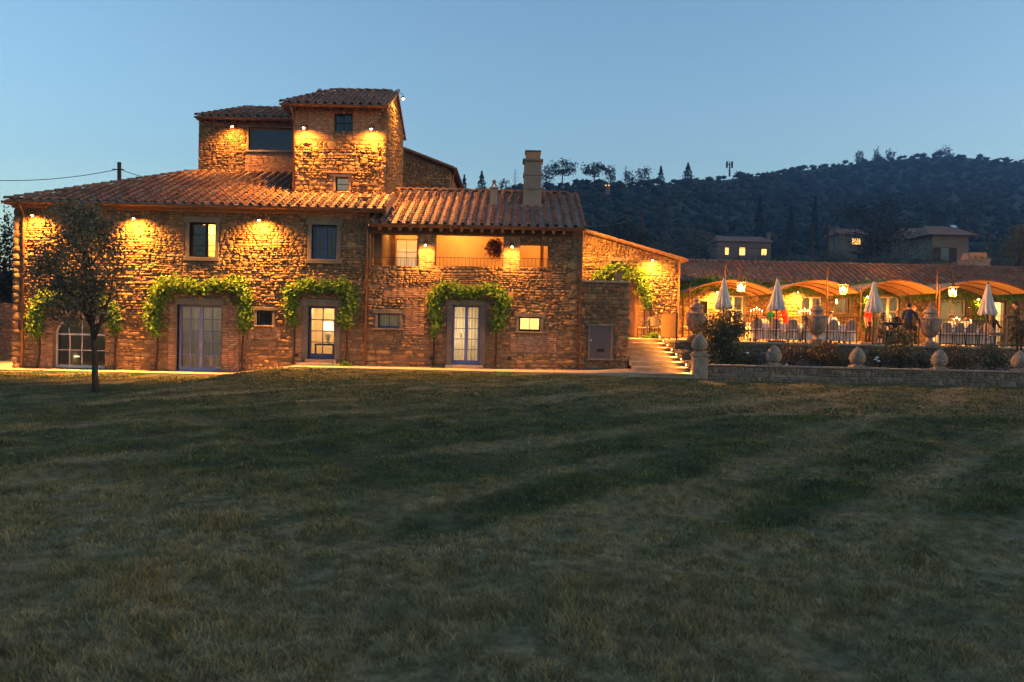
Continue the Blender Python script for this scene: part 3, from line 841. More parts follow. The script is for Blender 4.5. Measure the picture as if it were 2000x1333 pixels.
part('cornice', SOFFIT, b, (xL-0.1, xR, YF-0.16, YF-0.002, zT-0.12, zT-0.01), (xL-0.05, xR, YF-0.1, YF-0.003, zT-0.2, zT-0.121))
downpipe(b, 50, 405, 722, YF, -0.4); downpipe(b, 719, 408, 716, YF, 0.02)
part('vent_hole', DARKWOOD, b, *[(p.x-0.06, p.x+0.06, YF-0.075, YF+0.01, p.z-0.06, p.z+0.06) for p in (P(473, 704, YF),)])
part('vent_hole', DARKWOOD, b, *[(p.x-0.06, p.x+0.06, YF-0.075, YF+0.01, p.z-0.06, p.z+0.06) for p in (P(580, 694, YF),)])

# ------------------------------------------------------------------ tower
YT = 30.0; b = thing('stone_tower', 'square stone tower with dark upper window rising above the left roof', 'tower', (-6.4, YT, zE))
x0, x1 = P(575, 300, YT).x, P(755, 300, YT).x; zt = P(660, 207, YT).z; zb = zr(YT)-0.6; YB = 34.2
HW = {'a': RC(653, 222, 688, 258, YT), 'b': RC(655, 346, 681, 373, YT)}
wall = part('wall', MORTAR, b, *[(c[0], c[1], YT, YT+0.4, c[2], c[3]) for c in wall_cells(x0, x1, zb, zt, HW.values())],
            (x1-0.4, x1, YT+0.4, YB, zb-1.5, zt-0.1), (x0, x0+0.4, YT+0.4, YB, zb, zt-0.1), (x0+0.4, x1-0.4, YB-0.4, YB, zb, zt-0.1))
sr = surround(b, HW['b'], YT, 0.09, 0.1, 0.0, 0.03, False, BRICK)
part('lintel_course', BRICK, b, (HW['b'][0]-0.5, HW['b'][1]+0.3, YT-0.1, YT, HW['b'][3]+0.13, HW['b'][3]+0.19))
fr = frame((0, YT, 0), (1, 0, 0), (0, -1, 0))
p1 = [(x0, HW['a'][0]-0.02, zt-1.25, zt), (HW['a'][1]+0.02, x1, zt-1.25, zt)]
ins, bins = masonry(b, wall, fr, x0, x1, zb+0.5, zt, list(HW.values()) + [sr], 31, patches=p1, hmin=0.06, hmax=0.17, dep=(0.03, 0.11), ratio=(1.1, 2.6), big=0.18)
i2, _ = masonry(b, wall, frame((x1, 0, 0), (0, 1, 0), (1, 0, 0)), YT, YB, zb, zt+0.8, [], 33, ok=lambda y, z: z < zt - 0.1 + 0.42*min(y-YT, YB-y))
ins += quoins(fr, x0, 1, zr(YT), zt-1.3, 6, 0.2, 0.34) + quoins(fr, x1, -1, zr(YT), zt-0.1, 7, 0.2, 0.34)
scatter('stone', STONE_T, STONE_M, ins + i2, STONE, wall); scatter('brick', BRICK_T, BRICK_M, bins, BRICK, wall, 200)
window(b, HW['a'], YT+0.1, 2, 2, DARKWOOD, DARKGLASS, bar=0.04, label='dark two-leaf tower window'); room(b, HW['a'], YT+0.4, YT+2, ROOM, 0.2)
window(b, HW['b'], YT+0.1, 1, 2, DARKWOOD, GLASS, bar=0.04, curt=SHEER, label='small tower window with pale blind'); room(b, HW['b'], YT+0.4, YT+2, ROOM, 0.2, 3)
s2 = 0.5; Yt = YT-0.42; ze = P(655, 206, Yt).z; XA0, XA1 = P(549, 202, Yt).x, P(758, 206, Yt).x; YR = 32.1
def roof_hip(b, XA0, XA1, Ye, ze, s2, YR, hipx, seed, ztop=None, rafters=True, right_hip=False):
    dl = math.hypot(1, s2); zR = ze + s2*(YR-Ye)
    plan = [(XA0, Ye), (XA1, Ye), (XA1, YR), (XA0+hipx, YR)]
    rf = slab([(x, y, ze + s2*(y-Ye)) for x, y in plan], 0.09).build('roof', SOFFIT, b)
    slab([(XA1, YR, zR-0.003), (XA1, 2*YR-Ye, ze), (XA0, 2*YR-Ye, ze), (XA0+hipx, YR, zR-0.003)], 0.09).build('rear_slope', TILE, rf)
    slab([(XA0, Ye, ze-0.003), (XA0+hipx, YR, zR-0.003), (XA0, 2*YR-Ye, ze-0.003)], 0.09).build('hip_slope', TILE, rf)
    ins = pt_in([(XA0-0.05, Ye-0.1), (XA1+0.03, Ye-0.1), (XA1+0.03, YR), (XA0+hipx, YR)])
    cov, pan = lay_tiles(slope_frame((XA0, Ye, ze), (1, 0, 0), (0, 1, s2)), XA1-XA0, (YR-Ye)*dl, lambda u, v: ins(XA0+u, Ye+v/dl), seed=seed)
    cov += ridge_tiles((XA0+hipx, YR, zR+0.01), (XA1, YR, zR+0.01), seed=seed) + ridge_tiles((XA0, Ye, ze+0.05), (XA0+hipx, YR, zR+0.05), seed=seed+1)
    scatter('roof_tile', COVER_T, COVER_M, cov, TILE, rf); scatter('pan_tile', PAN_T, PAN_M, pan, PAN, rf)
    if rafters:
        x = XA0+0.3
        while x < XA1-0.1:
            MB().prism([(Ye+0.05, ze-0.1), (Ye+0.5, ze-0.1+s2*0.45), (Ye+0.5, ze-0.2+s2*0.45), (Ye+0.05, ze-0.19)], 'x', x, x+0.08).build('rafter', TIMBER, rf); x += 0.42
    gutter(b, XA0-0.03, XA1+0.03, Ye-0.08, ze+0.0)
    return rf
rf = roof_hip(b, XA0, XA1, Yt, ze, s2, YR, 1.6, 41)
MB().prism([(YT+0.05, zt-0.101), (YR, ze + s2*(YR-Yt)-0.12), (YB-0.05, zt-0.101)], 'x', x1-0.395, x1-0.005).build('gable', MORTAR, b)
MB().tube([(x0-0.05, Yt-0.1, ze-0.05), (x0+0.02, Yt+0.05, ze-0.35), (x0+0.0, YT-0.1, ze-0.6), (x0, YT-0.1, zr(YT)+0.1)], 0.04, 8).build('downpipe', COPPER, b, True)
o = MB().lathe([(0.1, 0), (0.1, 0.12), (0.16, 0.14), (0.05, 0.26)], 10, P(625, 187, 31.2)).build('roof_vent', TILE, rf)

# ------------------------------------------------------------------ upper block behind
YU = 33.3; b = thing('upper_stone_block', 'stone upper storey with wide dark window, left of the tower', 'house', (-11.5, YU, zr(YU)))
x0, x1 = P(388, 290, YU).x, P(577, 290, YU).x; zt = P(480, 233, YU).z; zb = zr(YU)-0.3
hw = RC(486, 250, 570, 295, YU)
wall = part('wall', MORTAR, b, *[(c[0], c[1], YU, YU+0.4, c[2], c[3]) for c in wall_cells(x0, x1, zb, zt, [hw])], (x0, x0+0.4, YU+0.4, YU+4.6, zb-1, zt), (x0+0.4, x1, YU+4.2, YU+4.6, zb-1, zt))
sr = surround(b, hw, YU, 0.1, 0.1, 0.08, 0.02, True, SURROUND)
ins, bins = masonry(b, wall, frame((0, YU, 0), (1, 0, 0), (0, -1, 0)), x0, x1, zb+0.2, zt, [sr], 51, patches=[(hw[0]-0.15, x1, zb+0.3, hw[2]-0.1), (x0, x1, zt-0.3, zt)])
scatter('stone', STONE_T, STONE_M, ins, STONE, wall, 250); scatter('brick', BRICK_T, BRICK_M, bins, BRICK, wall, 150)
window(b, hw, YU+0.12, 1, 1, OAKFRAME, DARKGLASS, bar=0.05, label='wide single-pane dark window'); room(b, hw, YU+0.4, YU+3, ROOM, 0.3)
Yu = YU-0.4; ze = P(480, 231, Yu).z
roof_hip(b, P(383, 228, Yu).x, P(580, 233, Yu).x, Yu, ze, 0.42, Yu+2.6, 1.4, 61)

# ------------------------------------------------------------------ gable house behind
YG = 37.5; b = thing('rear_gable_house', 'stone gable end peeping out behind the tower, right of it', 'house', (-4.5, YG, 5))
a0, a1 = P(700, 258, YG), P(889, 332, YG); xw = P(879, 350, YG).x
def zl(x): return a0.z + (a1.z-a0.z)*(x-a0.x)/(a1.x-a0.x)
wall = MB().prism([(a0.x, 3.0), (xw, 3.0), (xw, zl(xw)-0.02), (a0.x, a0.z-0.02)], 'y', YG, YG+0.5).build('wall', MORTAR, b)
part('side_wall', MORTAR, b, (xw-0.5, xw, YG+0.5, YG+6, 3.0, zl(xw)-0.1))
ins, _ = masonry(b, wall, frame((0, YG, 0), (1, 0, 0), (0, -1, 0)), P(765, 330, YG).x, xw, 5.5, a0.z, [], 71, ok=lambda x, z: z < zl(x)-0.1, dep=(0.03, 0.06))
scatter('stone', STONE_T, STONE_M, ins, STONE, wall, 200)
rf = slab([(a0.x, YG-0.25, a0.z+0.1), (a1.x, YG-0.25, a1.z+0.1), (a1.x, YG+6, a1.z+0.1), (a0.x, YG+6, a0.z+0.1)], 0.12).build('roof', SOFFIT, b)
dv = Vector((a0.x-a1.x, 0, a0.z-a1.z)); L = dv.length
cov, pan = lay_tiles(slope_frame((a1.x, YG+5.9, a1.z+0.1), (0, -1, 0), dv), 6.1, L, seed=6)
scatter('roof_tile', COVER_T, COVER_M, cov, TILE, rf, 60); scatter('pan_tile', PAN_T, PAN_M, pan, PAN, rf, 30)
MB().tube([(a1.x+0.05, YG-0.25, a1.z), (a1.x+0.05, YG+6, a1.z)], 0.07, 8).build('gutter', COPPER, b)
MB().tube([(a1.x+0.03, YG-0.1, a1.z-0.05), (xw+0.15, YG+0.05, a1.z-0.3), (xw+0.08, YG+0.08, a1.z-0.6), (xw+0.08, YG+0.08, 3.5)], 0.045, 8).build('downpipe', COPPER, b)

# ------------------------------------------------------------------ middle wing with the loggia
b = thing('loggia_house', 'stone wing with open lit loggia upstairs and tall chimney, centre of the villa', 'house', (-1.2, YF, 0))
x0, x1 = xR+0.002, P(1132, 580, YF).x; zt = P(925, 447, YF).z
Q = {}
Q['l1'] = RC(723, 457, 818, 520, YF); Q['l2'] = RC(850, 459, 983, 521, YF); Q['l3'] = RC(1016, 478, 1070, 522, YF)
Q['m1'] = RC(738, 613, 780, 642, YF); Q['m2'] = RC(1014, 620, 1055, 648, YF); Q['d4'] = RC(883, 597, 937, 713, YF)
zl0 = Q['l2'][2]
wall = part('wall', MORTAR, b, *[(c[0], c[1], YF, YF+0.45, c[2], c[3]) for c in wall_cells(x0, x1, -0.4, zt, Q.values())], (x1-0.45, x1, YF+0.45, 36.5, -0.4, zt), (x0, x0+0.4, YF+0.6, 36.5, -0.4, zt))
holes = [surround(b, Q['m1'], YF, 0.12, 0.16, 0.06), surround(b, Q['m2'], YF, 0.12, 0.13, 0.07), surround(b, Q['d4'], YF, 0.2, 0.2, sill=False), Q['l1'], Q['l2'], Q['l3']]
pt = [(Q['l1'][1], Q['l2'][0], zl0-0.1, zt-0.25), (Q['l2'][1], Q['l3'][0], zl0-0.1, zt-0.25), (x0+0.6, Q['l3'][0]-0.2, zl0-1.15, zl0-0.75), (Q['m1'][1]+0.2, Q['m1'][1]+0.9, Q['m1'][2]-0.2, Q['m1'][3]+0.5), (Q['m2'][0]-0.3, Q['m2'][1]+0.6, Q['m2'][2]-0.75, Q['m2'][2]-0.1)]
fr = frame((0, YF, 0), (1, 0, 0), (0, -1, 0))
ins, bins = masonry(b, wall, fr, x0, x1, -0.25, zt-0.25, holes, 81, patches=pt, flat=1.4)
ins += quoins(fr, x1-0.06, -1, -0.1, zt-0.3, 8)
scatter('stone', STONE_T, STONE_M, ins, STONE, wall); scatter('brick', BRICK_T, BRICK_M, bins, BRICK, wall, 250)
beam = part('beam', TIMBER, b, (x0+0.02, x1-0.3, YF-0.04, YF+0.3, zt-0.22, zt))
window(b, Q['m1'], YF+0.14, 2, 1, DEEPBLUE, GLASS, bar=0.045, curt=SHEER, bottom=0.09, label='low two-pane window with grey blind'); room(b, Q['m1'], YF+0.45, YF+2, ROOM, 0.2, 1.2)
window(b, Q['m2'], YF+0.14, 2, 1, DARKWOOD, GLASS, bar=0.045, bottom=0.08, label='low two-pane window, brightly lit'); room(b, Q['m2'], YF+0.45, YF+2, ROOM, 0.2, 17)
wo = window(b, Q['d4'], YF+0.16, 2, 5, BLUE, GLASS, 'door', 0.07, True, 0.03, 0.16, 'tall lavender double door, left leaf brightly lit', SHEER)
room(b, Q['d4'], YF+0.45, YF+3, ROOM, 0.4, 26, lpos=(Q['d4'][0]+0.1, YF+1.1, 1.3))
p = P(900, 655, YF+0.14); part('handle', IRON, wo, (p.x, p.x+0.03, YF+0.1, YF+0.155, p.z-0.1, p.z+0.06))
part('step', PAVE, b, (Q['d4'][0]-0.2, Q['d4'][1]+0.15, YF-0.35, YF+0.3, -0.1, Q['d4'][2]))
for k in (843, 995):
    p = P(k, 700, YF); part('vent_hole', DARKWOOD, b, (p.x-0.06, p.x+0.06, YF-0.075, YF+0.01, p.z-0.06, p.z+0.06))
# loggia interior
xa, xb = x0+0.1, P(1074, 500, YF).x; zf = zl0-0.85; YL = 31.2
m = MB(); V = [(xa,YF+0.45,zf),(xb,YF+0.45,zf),(xb,YL,zf),(xa,YL,zf),(xa,YF+0.45,zt+0.35),(xb,YF+0.45,zt+0.35),(xb,YL,zt+0.35),(xa,YL,zt+0.35)]
lg = m.add(V, [(0,1,2,3),(4,7,6,5),(1,5,6,2),(2,6,7,3),(3,7,4,0)]).build('loggia_walls', PLASTER, b)
xq = P(829, 490, YL).x
part('partition', PLASTER, lg, (xq, xq+0.15, YF+0.5, YL-0.002, zf+0.002, zt+0.34))
rr = RC(772, 467, 817, 530, YL); window(b, rr, YL-0.08, 2, 2, OAKFRAME, GLASS, bar=0.06, rowcuts=(0.6,), label='lit two-by-two pane window inside the loggia')
part('glow_panel', ROOMGLOW, lg, (rr[0], rr[1], YL-0.012, YL-0.004, rr[2], rr[3]))  # glowing panel behind the glass stands in for a lit room
part('timber_post', TIMBER, lg, (rr[0]-0.3, rr[0]-0.02, YL-0.14, YL-0.003, zf, zt+0.2))
rr3 = P(1055, 500, YL-1.2); part('timber_post', OAKFRAME, lg, (rr3.x, rr3.x+0.12, YL-1.3, YL-1.18, zf, zt+0.2), )
for (px_, py_, e) in ((895, 440, 40), (790, 440, 26), (1042, 455, 18)):
    p = P(px_, 470, YF+1.7)
    L = bpy.data.lights.new('loggia_lamp', 'POINT'); L.energy = e; L.color = (1.0, 0.48, 0.12); L.shadow_soft_size = 0.08
    o = MB().lathe([(0.05, 0.1), (0.12, 0.0), (0.12, -0.03), (0.06, -0.06)], 12, (p.x, YF+1.7, zt+0.25)).build('ceiling_lamp', LAMPSHADE, lg)
    lo = bpy.data.objects.new('loggia_lamp', L); C.objects.link(lo); lo.parent = lg; lo.location = (p.x, YF+1.7, zt+0.1)
def railing(root, xa, xb, y, zb, zt_, step, mat, r=0.009, legs=None):
    MB().box(xa, xb, y-0.015, y+0.015, zt_-0.015, zt_).build('top_rail', mat, root)
    MB().box(xa, xb, y-0.012, y+0.012, zb+0.05, zb+0.065).build('bottom_rail', mat, root)
    n = max(2, int((xb-xa)/step)); me = None
    for k in range(n+1):
        x = xa + (xb-xa)*k/n
        if me is None:
            me = MB().tube([(0, 0, zb+0.065), (0, 0, zt_-0.015)], r, 5, False); o = me.build('baluster', mat, root); me = o.data
        else:
            o = bpy.data.objects.new('baluster', me); C.objects.link(o); o.parent = root; o.matrix_parent_inverse = root.matrix_parent_inverse.copy()
            o.matrix_parent_inverse = Matrix.Translation(root.location).inverted() if root.data is None else Matrix()
        o.location = (x, y, 0)
for k, lab in (('l1', 'thin iron railing in left loggia opening'), ('l2', 'thin iron railing across wide middle loggia opening'), ('l3', 'thin iron railing in small right loggia opening')):
    q = Q[k]; t = thing('loggia_railing', lab, 'railing', ((q[0]+q[1])/2, YF+0.25, q[2]), 'loggia railings')
    railing(t, q[0]+0.01, q[1]-0.01, YF+0.25, q[2]-0.04, q[2]+0.33, 0.13, IRON, 0.007)
# roof of the middle wing
sM = 0.42; zE2 = P(925, 442, Ye).z; XA0, XA1 = P(724, 438, Ye).x, P(1141, 445, Ye).x; YR = 32.5; dlM = math.hypot(1, sM)
def zm(y): return zE2 + sM*(y-Ye)
rf = slab([(XA0, Ye, zE2), (XA1, Ye, zE2), (XA1, YR, zm(YR)), (XA0, YR, zm(YR))], 0.1).build('roof', SOFFIT, b)
slab([(XA0, YR, zm(YR)-0.003), (XA1, YR, zm(YR)-0.003), (XA1, 37, zE2), (XA0, 37, zE2)], 0.1).build('rear_slope', TILE, rf)
cov, pan = lay_tiles(slope_frame((XA0, Ye, zE2), (1, 0, 0), (0, 1, sM)), XA1-XA0, (YR-Ye)*dlM, seed=9)
cov += ridge_tiles((XA0, YR, zm(YR)+0.06), (XA1, YR, zm(YR)+0.06), seed=12)
scatter('roof_tile', COVER_T, COVER_M, cov, TILE, rf); scatter('pan_tile', PAN_T, PAN_M, pan, PAN, rf)
gutter(b, XA0-0.05, XA1+0.05, Ye-0.08, zE2)
x = XA0+0.25
while x < XA1-0.6:
    MB().prism([(Ye+0.06, zE2-0.1), (YF+0.3, zm(YF+0.3)-0.1), (YF+0.3, zm(YF+0.3)-0.2), (Ye+0.06, zE2-0.2)], 'x', x, x+0.09).build('rafter', OAKFRAME, rf); x += 0.36
MB().prism([(YF+0.5, zt), (YR, zm(YR)-0.12), (36.4, zt)], 'x', x1-0.44, x1-0.01).build('gable', MORTAR, b)
MB().prism([(YF+0.7, zt), (YR, zm(YR)-0.12), (36.4, zt)], 'x', x0+0.01, x0+0.39).build('gable', MORTAR, b)
downpipe(b, 1137, 448, 714, YF, 0.05)
# chimneys
ch = thing('tall_chimney', 'tall square rendered chimney with stepped bands on the middle roof', 'chimney', (0.7, 30.6, zm(30.6)))
p0 = P(1039, 403, 30.4); hw_ = 0.35; zc = P(1039, 293, 30.4).z
def banded(z0, z1, h, name, mat, extra=0.0): return MB().bevbox(p0.x-h, p0.x+h, 30.4-h+0.35, 30.4+h+0.35, z0, z1, 0.012).build(name, mat, ch)
hh = zc - p0.z
banded(p0.z-0.25, p0.z+hh*0.30, 0.345, 'base', CHIMNEY); banded(p0.z+hh*0.30, p0.z+hh*0.345, 0.375, 'band', CHIMNEY)
banded(p0.z+hh*0.345, p0.z+hh*0.55, 0.335, 'shaft', CHIMNEY); banded(p0.z+hh*0.55, p0.z+hh*0.595, 0.365, 'band', CHIMNEY)
banded(p0.z+hh*0.595, p0.z+hh*0.8, 0.33, 'shaft', CHIMNEY); banded(p0.z+hh*0.8, p0.z+hh*0.84, 0.39, 'band', SURROUND)
banded(p0.z+hh*0.84, p0.z+hh*0.97, 0.28, 'cap', BRICK); banded(p0.z+hh*0.97, p0.z+hh, 0.31, 'cap_slab', SURROUND)
MB().box(p0.x-0.42, p0.x+0.42, 30.25, 31.15, p0.z-0.2, p0.z+0.06).build('flashing', CHIMNEY, ch)
ch = thing('small_chimney', 'small rendered vent chimney with round clay finial on the middle roof', 'chimney', (-0.7, 30.4, zm(30.4)))
p0 = P(964, 402, 30.3); zc = P(964, 368, 30.3).z
MB().bevbox(p0.x-0.14, p0.x+0.14, 30.3, 30.58, p0.z-0.15, zc, 0.01).build('shaft', CHIMNEY, ch); MB().bevbox(p0.x-0.17, p0.x+0.17, 30.27, 30.61, zc, zc+0.05, 0.01).build('band', BRICK, ch)
MB().tube([(p0.x-0.1, 30.44, zc+0.05), (p0.x-0.02, 30.44, zc+0.22)], 0.03, 6).tube([(p0.x+0.1, 30.44, zc+0.05), (p0.x+0.02, 30.44, zc+0.22)], 0.03, 6).build('cap_leg', TILE, ch)
MB().lathe([(0.01, -0.08), (0.06, -0.05), (0.08, 0), (0.06, 0.05), (0.01, 0.08)], 12, (p0.x, 30.44, zc+0.27)).build('finial', TILE, ch, True)

# ------------------------------------------------------------------ balcony block right of the loggia wing
b = thing('balcony_block', 'dark stone block with grey metal hatch, beside the stairs', 'building', (3.3, YF, 0))
xa, xb = x1+0.002, P(1227, 630, YF).x; ztb = P(1180, 549, YF).z; YBk = 32.0
wall = part('wall', MORTAR, b, (xa, xb, YF+0.02, YBk, -0.3, ztb-0.06))
hc = RC(1151, 637, 1193, 701, YF)
so = surround(b, hc, YF, 0.06, 0.06, 0.06, 0.05, True, SURROUND, 0.02)
ins = lay_stones(frame((0, YF+0.02, 0), (1, 0, 0), (0, -1, 0)), xa, xb, -0.2, ztb-0.08, [so], seed=91)
ins += lay_stones(frame((xb, 0, 0), (0, 1, 0), (1, 0, 0)), YF+0.02, YBk, -0.2, ztb-0.08, [], seed=92)
ins += quoins(frame((0, YF+0.02, 0), (1, 0, 0), (0, -1, 0)), xb+0.02, -1, -0.1, ztb-0.08, 9)
scatter('stone', STONE_T, STONE_M, ins, STONE, wall, 260)
part('coping', PAVE, b, (xa, xb+0.06, YF-0.08, YBk, ztb-0.058, ztb))
hd = part('hatch', GREYMETAL, b, (hc[0], hc[1], YF-0.03, YF+0.03, hc[2], hc[3]))
part('letter_slot', IRON, hd, (hc[0]+0.27, hc[0]+0.54, YF-0.036, YF-0.02, hc[2]+0.24, hc[2]+0.36)); part('handle', LINEN, hd, (hc[0]+0.04, hc[0]+0.07, YF-0.06, YF-0.03, hc[2]+0.62, hc[2]+0.68))
t = thing('balcony_railing', 'thin iron railing on top of the balcony block', 'railing', ((xa+xb)/2, YF+0.1, ztb))
railing(t, xa+0.05, xb-0.25, YF+0.15, ztb-0.05, ztb+0.42, 0.13, IRON, 0.008)
part('timber_gate', OAKFRAME, t, (P(1204, 540, YF).x, P(1217, 540, YF).x, YF+0.3, YF+0.34, ztb+0.001, ztb+0.34))

# ------------------------------------------------------------------ side wing with sloping verge
ZT = 1.18; YW = 35.0
b = thing('side_wing', 'stone side wing under a long sloping tiled verge, behind the stairs', 'house', (5, YW, ZT))
a0, a1 = P(1118, 446, YW), P(1337, 510, YW); xa, xb = P(1110, 560, YW).x, P(1327, 570, YW).x
def zl(x): return a0.z + (a1.z-a0.z)*(x-a0.x)/(a1.x-a0.x)
hw = RC(1194, 511, 1216, 548, YW); hd = RC(1229, 565, 1247, 662, YW)
cells = wall_cells(xa, xb, ZT-0.5, zl(xb)-0.02, [hw, (*hd[:2], ZT-0.5, hd[3])])
m = MB()
for c in cells: m.box(c[0], c[1], YW, YW+0.45, c[2], c[3])
m.prism([(xa, zl(xb)-0.02), (xb, zl(xb)-0.02), (xa, zl(xa)-0.02)], 'y', YW, YW+0.45)
m.box(xb-0.45, xb, YW+0.45, 41, ZT-0.5, zl(xb)-0.1)
wall = m.build('wall', MORTAR, b)
sr = surround(b, hw, YW, 0.14, 0.16, 0.1, 0.03)
ins, bins = masonry(b, wall, frame((0, YW, 0), (1, 0, 0), (0, -1, 0)), xa, xb, ZT, zl(xa), [sr, hd], 101, ok=lambda x, z: z < zl(x)-0.09, patches=[(hd[1], hd[1]+0.5, ZT, hd[3]), (P(1215, 600, YW).x, hd[0], ZT, hd[3])], dep=(0.03, 0.09))
scatter('stone', STONE_T, STONE_M, ins, STONE, wall); scatter('brick', BRICK_T, BRICK_M, bins, BRICK, wall, 200)
window(b, hw, YW+0.12, 1, 1, DEEPBLUE, DARKGLASS, bar=0.05); room(b, hw, YW+0.45, YW+2, ROOM, 0.1)
part('door', OAKFRAME, b, (hd[0], hd[1], YW+0.15, YW+0.2, ZT, hd[3]))
dv = Vector((a0.x-a1.x, 0, a0.z-a1.z)); L = dv.length
rf = slab([(a0.x, YW-0.25, a0.z+0.1), (a1.x, YW-0.25, a1.z+0.1), (a1.x, YW+5, a1.z+0.1), (a0.x, YW+5, a0.z+0.1)], 0.12).build('roof', SOFFIT, b)
cov, pan = lay_tiles(slope_frame((a1.x, YW+4.9, a1.z+0.1), (0, -1, 0), dv), 5.1, L, seed=16)
scatter('roof_tile', COVER_T, COVER_M, cov, TILE, rf, 120); scatter('pan_tile', PAN_T, PAN_M, pan, PAN, rf, 60)
MB().tube([(a1.x+0.05, YW-0.3, a1.z+0.02), (a1.x+0.05, YW+5, a1.z+0.02)], 0.07, 8).build('gutter', COPPER, b)
MB().tube([(xb-0.05, YW-0.08, zl(xb)-0.1), (xb-0.05, YW-0.08, ZT)], 0.045, 8).build('downpipe', COPPER, b)
p = P(1263, 597, YW); part('letter_box', GREYMETAL, b, (p.x, p.x+0.12, YW-0.2, YW-0.02, p.z-0.2, p.z+0.18))

# ------------------------------------------------------------------ restaurant building behind the terrace
YQ = 40.0
b = thing('dining_house', 'long low stone dining house with tiled roof behind the terrace', 'house', (17, YQ, ZT))
xa, xb = P(1318, 600, YQ).x, P(2130, 600, YQ).x; zE3 = P(1680, 557, YQ-0.4).z; zt = zE3-0.02
D = []
for (p0_, p1_, y0_, y1_) in ((1366, 1380, 589, 668), (1412, 1452, 578, 668), (1565, 1604, 580, 668), (1632, 1658, 582, 612), (1714, 1756, 580, 668), (1836, 1886, 586, 672), (1941, 1964, 589, 675)):
    q = RC(p0_, y0_, p1_, y1_, YQ); D.append((q[0], q[1], q[2] if y1_ < 650 else ZT, q[3]))
wall = part('wall', MORTAR, b, *[(c[0], c[1], YQ, YQ+0.45, c[2], c[3]) for c in wall_cells(xa, xb, ZT-0.3, zt, D)])
sur = [surround(b, q, YQ, 0.12, 0.14, 0.08, 0.03, q[2] > ZT+0.3, SURROUND) for q in D]
ins, _ = masonry(b, wall, frame((0, YQ, 0), (1, 0, 0), (0, -1, 0)), xa, xb, ZT, zt, sur, 111, hmin=0.09, hmax=0.2)
scatter('stone', STONE_T, STONE_M, ins, STONE, wall)
part('door', DARKWOOD, b, (D[0][0], D[0][1], YQ+0.15, YQ+0.2, ZT, D[0][3]))
for k, lit in ((1, 0), (2, 0.4), (4, 0), (5, 0), (6, 16)):
    q = (D[k][0], D[k][1], ZT+0.02, D[k][3])
    window(b, q, YQ+0.1, 2 if k != 6 else 1, 3, OAKFRAME if k == 6 else LILAC, GLASS, 'door', 0.07, k != 6, 0.03, 0.15, curt=SHEER if k == 5 else None)
    room(b, q, YQ+0.45, YQ+3, ROOM, 0.3, lit*2.5)
window(b, D[3], YQ+0.1, 2, 1, OAKFRAME, GLASS, bar=0.05); room(b, D[3], YQ+0.45, YQ+2.5, ROOM, 0.3, 0.8)
YR = YQ+2.6; sQ = 0.4; Yq = YQ-0.4; dq = math.hypot(1, sQ); zRq = zE3+sQ*(YR-Yq)
rf = slab([(xa-0.1, Yq, zE3), (xb, Yq, zE3), (xb, YR, zRq), (xa-0.1, YR, zRq)], 0.1).build('roof', SOFFIT, b)
slab([(xa-0.1, YR, zRq-0.003), (xb, YR, zRq-0.003), (xb, 2*YR-Yq, zE3), (xa-0.1, 2*YR-Yq, zE3)], 0.1).build('rear_slope', TILE, rf)
cov, pan = lay_tiles(slope_frame((xa-0.1, Yq, zE3), (1, 0, 0), (0, 1, sQ)), xb-xa+0.1, (YR-Yq)*dq, seed=19, sp=0.3)
cov += ridge_tiles((xa-0.1, YR, zRq+0.06), (xb, YR, zRq+0.06), seed=13)
scatter('roof_tile', COVER_T, COVER_M, cov, TILE, rf); scatter('pan_tile', PAN_T, PAN_M, pan, PAN, rf)
gutter(b, xa-0.1, xb, Yq-0.08, zE3)
for xx in (xa+0.2, xb-0.5):
    MB().prism([(YQ+0.45, ZT-0.2), (YQ+4.6, ZT-0.2), (YQ+4.6, zE3), (YR, zRq-0.12), (YQ+0.45, zE3)], 'x', xx, xx+0.3).build('end_wall', MORTAR, b)
ch = thing('terracotta_chimney', 'squat chimney with sloping terracotta cap on the dining house roof', 'chimney', (0, 0, 0))
p0 = P(1906, 531, 43.0); p1 = P(1906, 509, 43.0); p2 = P(1906, 494, 43.0); ch.location = p0
MB().bevbox(p0.x-0.56, p0.x+0.56, 43.0-0.35, 43.75, p0.z-0.7, p1.z, 0.02).build('base', LIMESTONE, ch); MB().bevbox(p0.x-0.62, p0.x+0.62, 42.6, 43.8, p1.z, p1.z+0.06, 0.01).build('band', BRICK, ch)
for s_ in (-0.5, -0.17, 0.17, 0.5):
    MB().tube([(p0.x+s_, 42.7, p1.z+0.06), (p0.x+s_*0.8, 43.1, p2.z)], 0.05, 6).build('cap_tile', TILE, ch)
MB().prism([(p0.x-0.54, p1.z+0.06), (p0.x+0.54, p1.z+0.06), (p0.x+0.4, p2.z), (p0.x-0.4, p2.z)], 'y', 42.8, 43.6).build('cap', BRICK, ch)

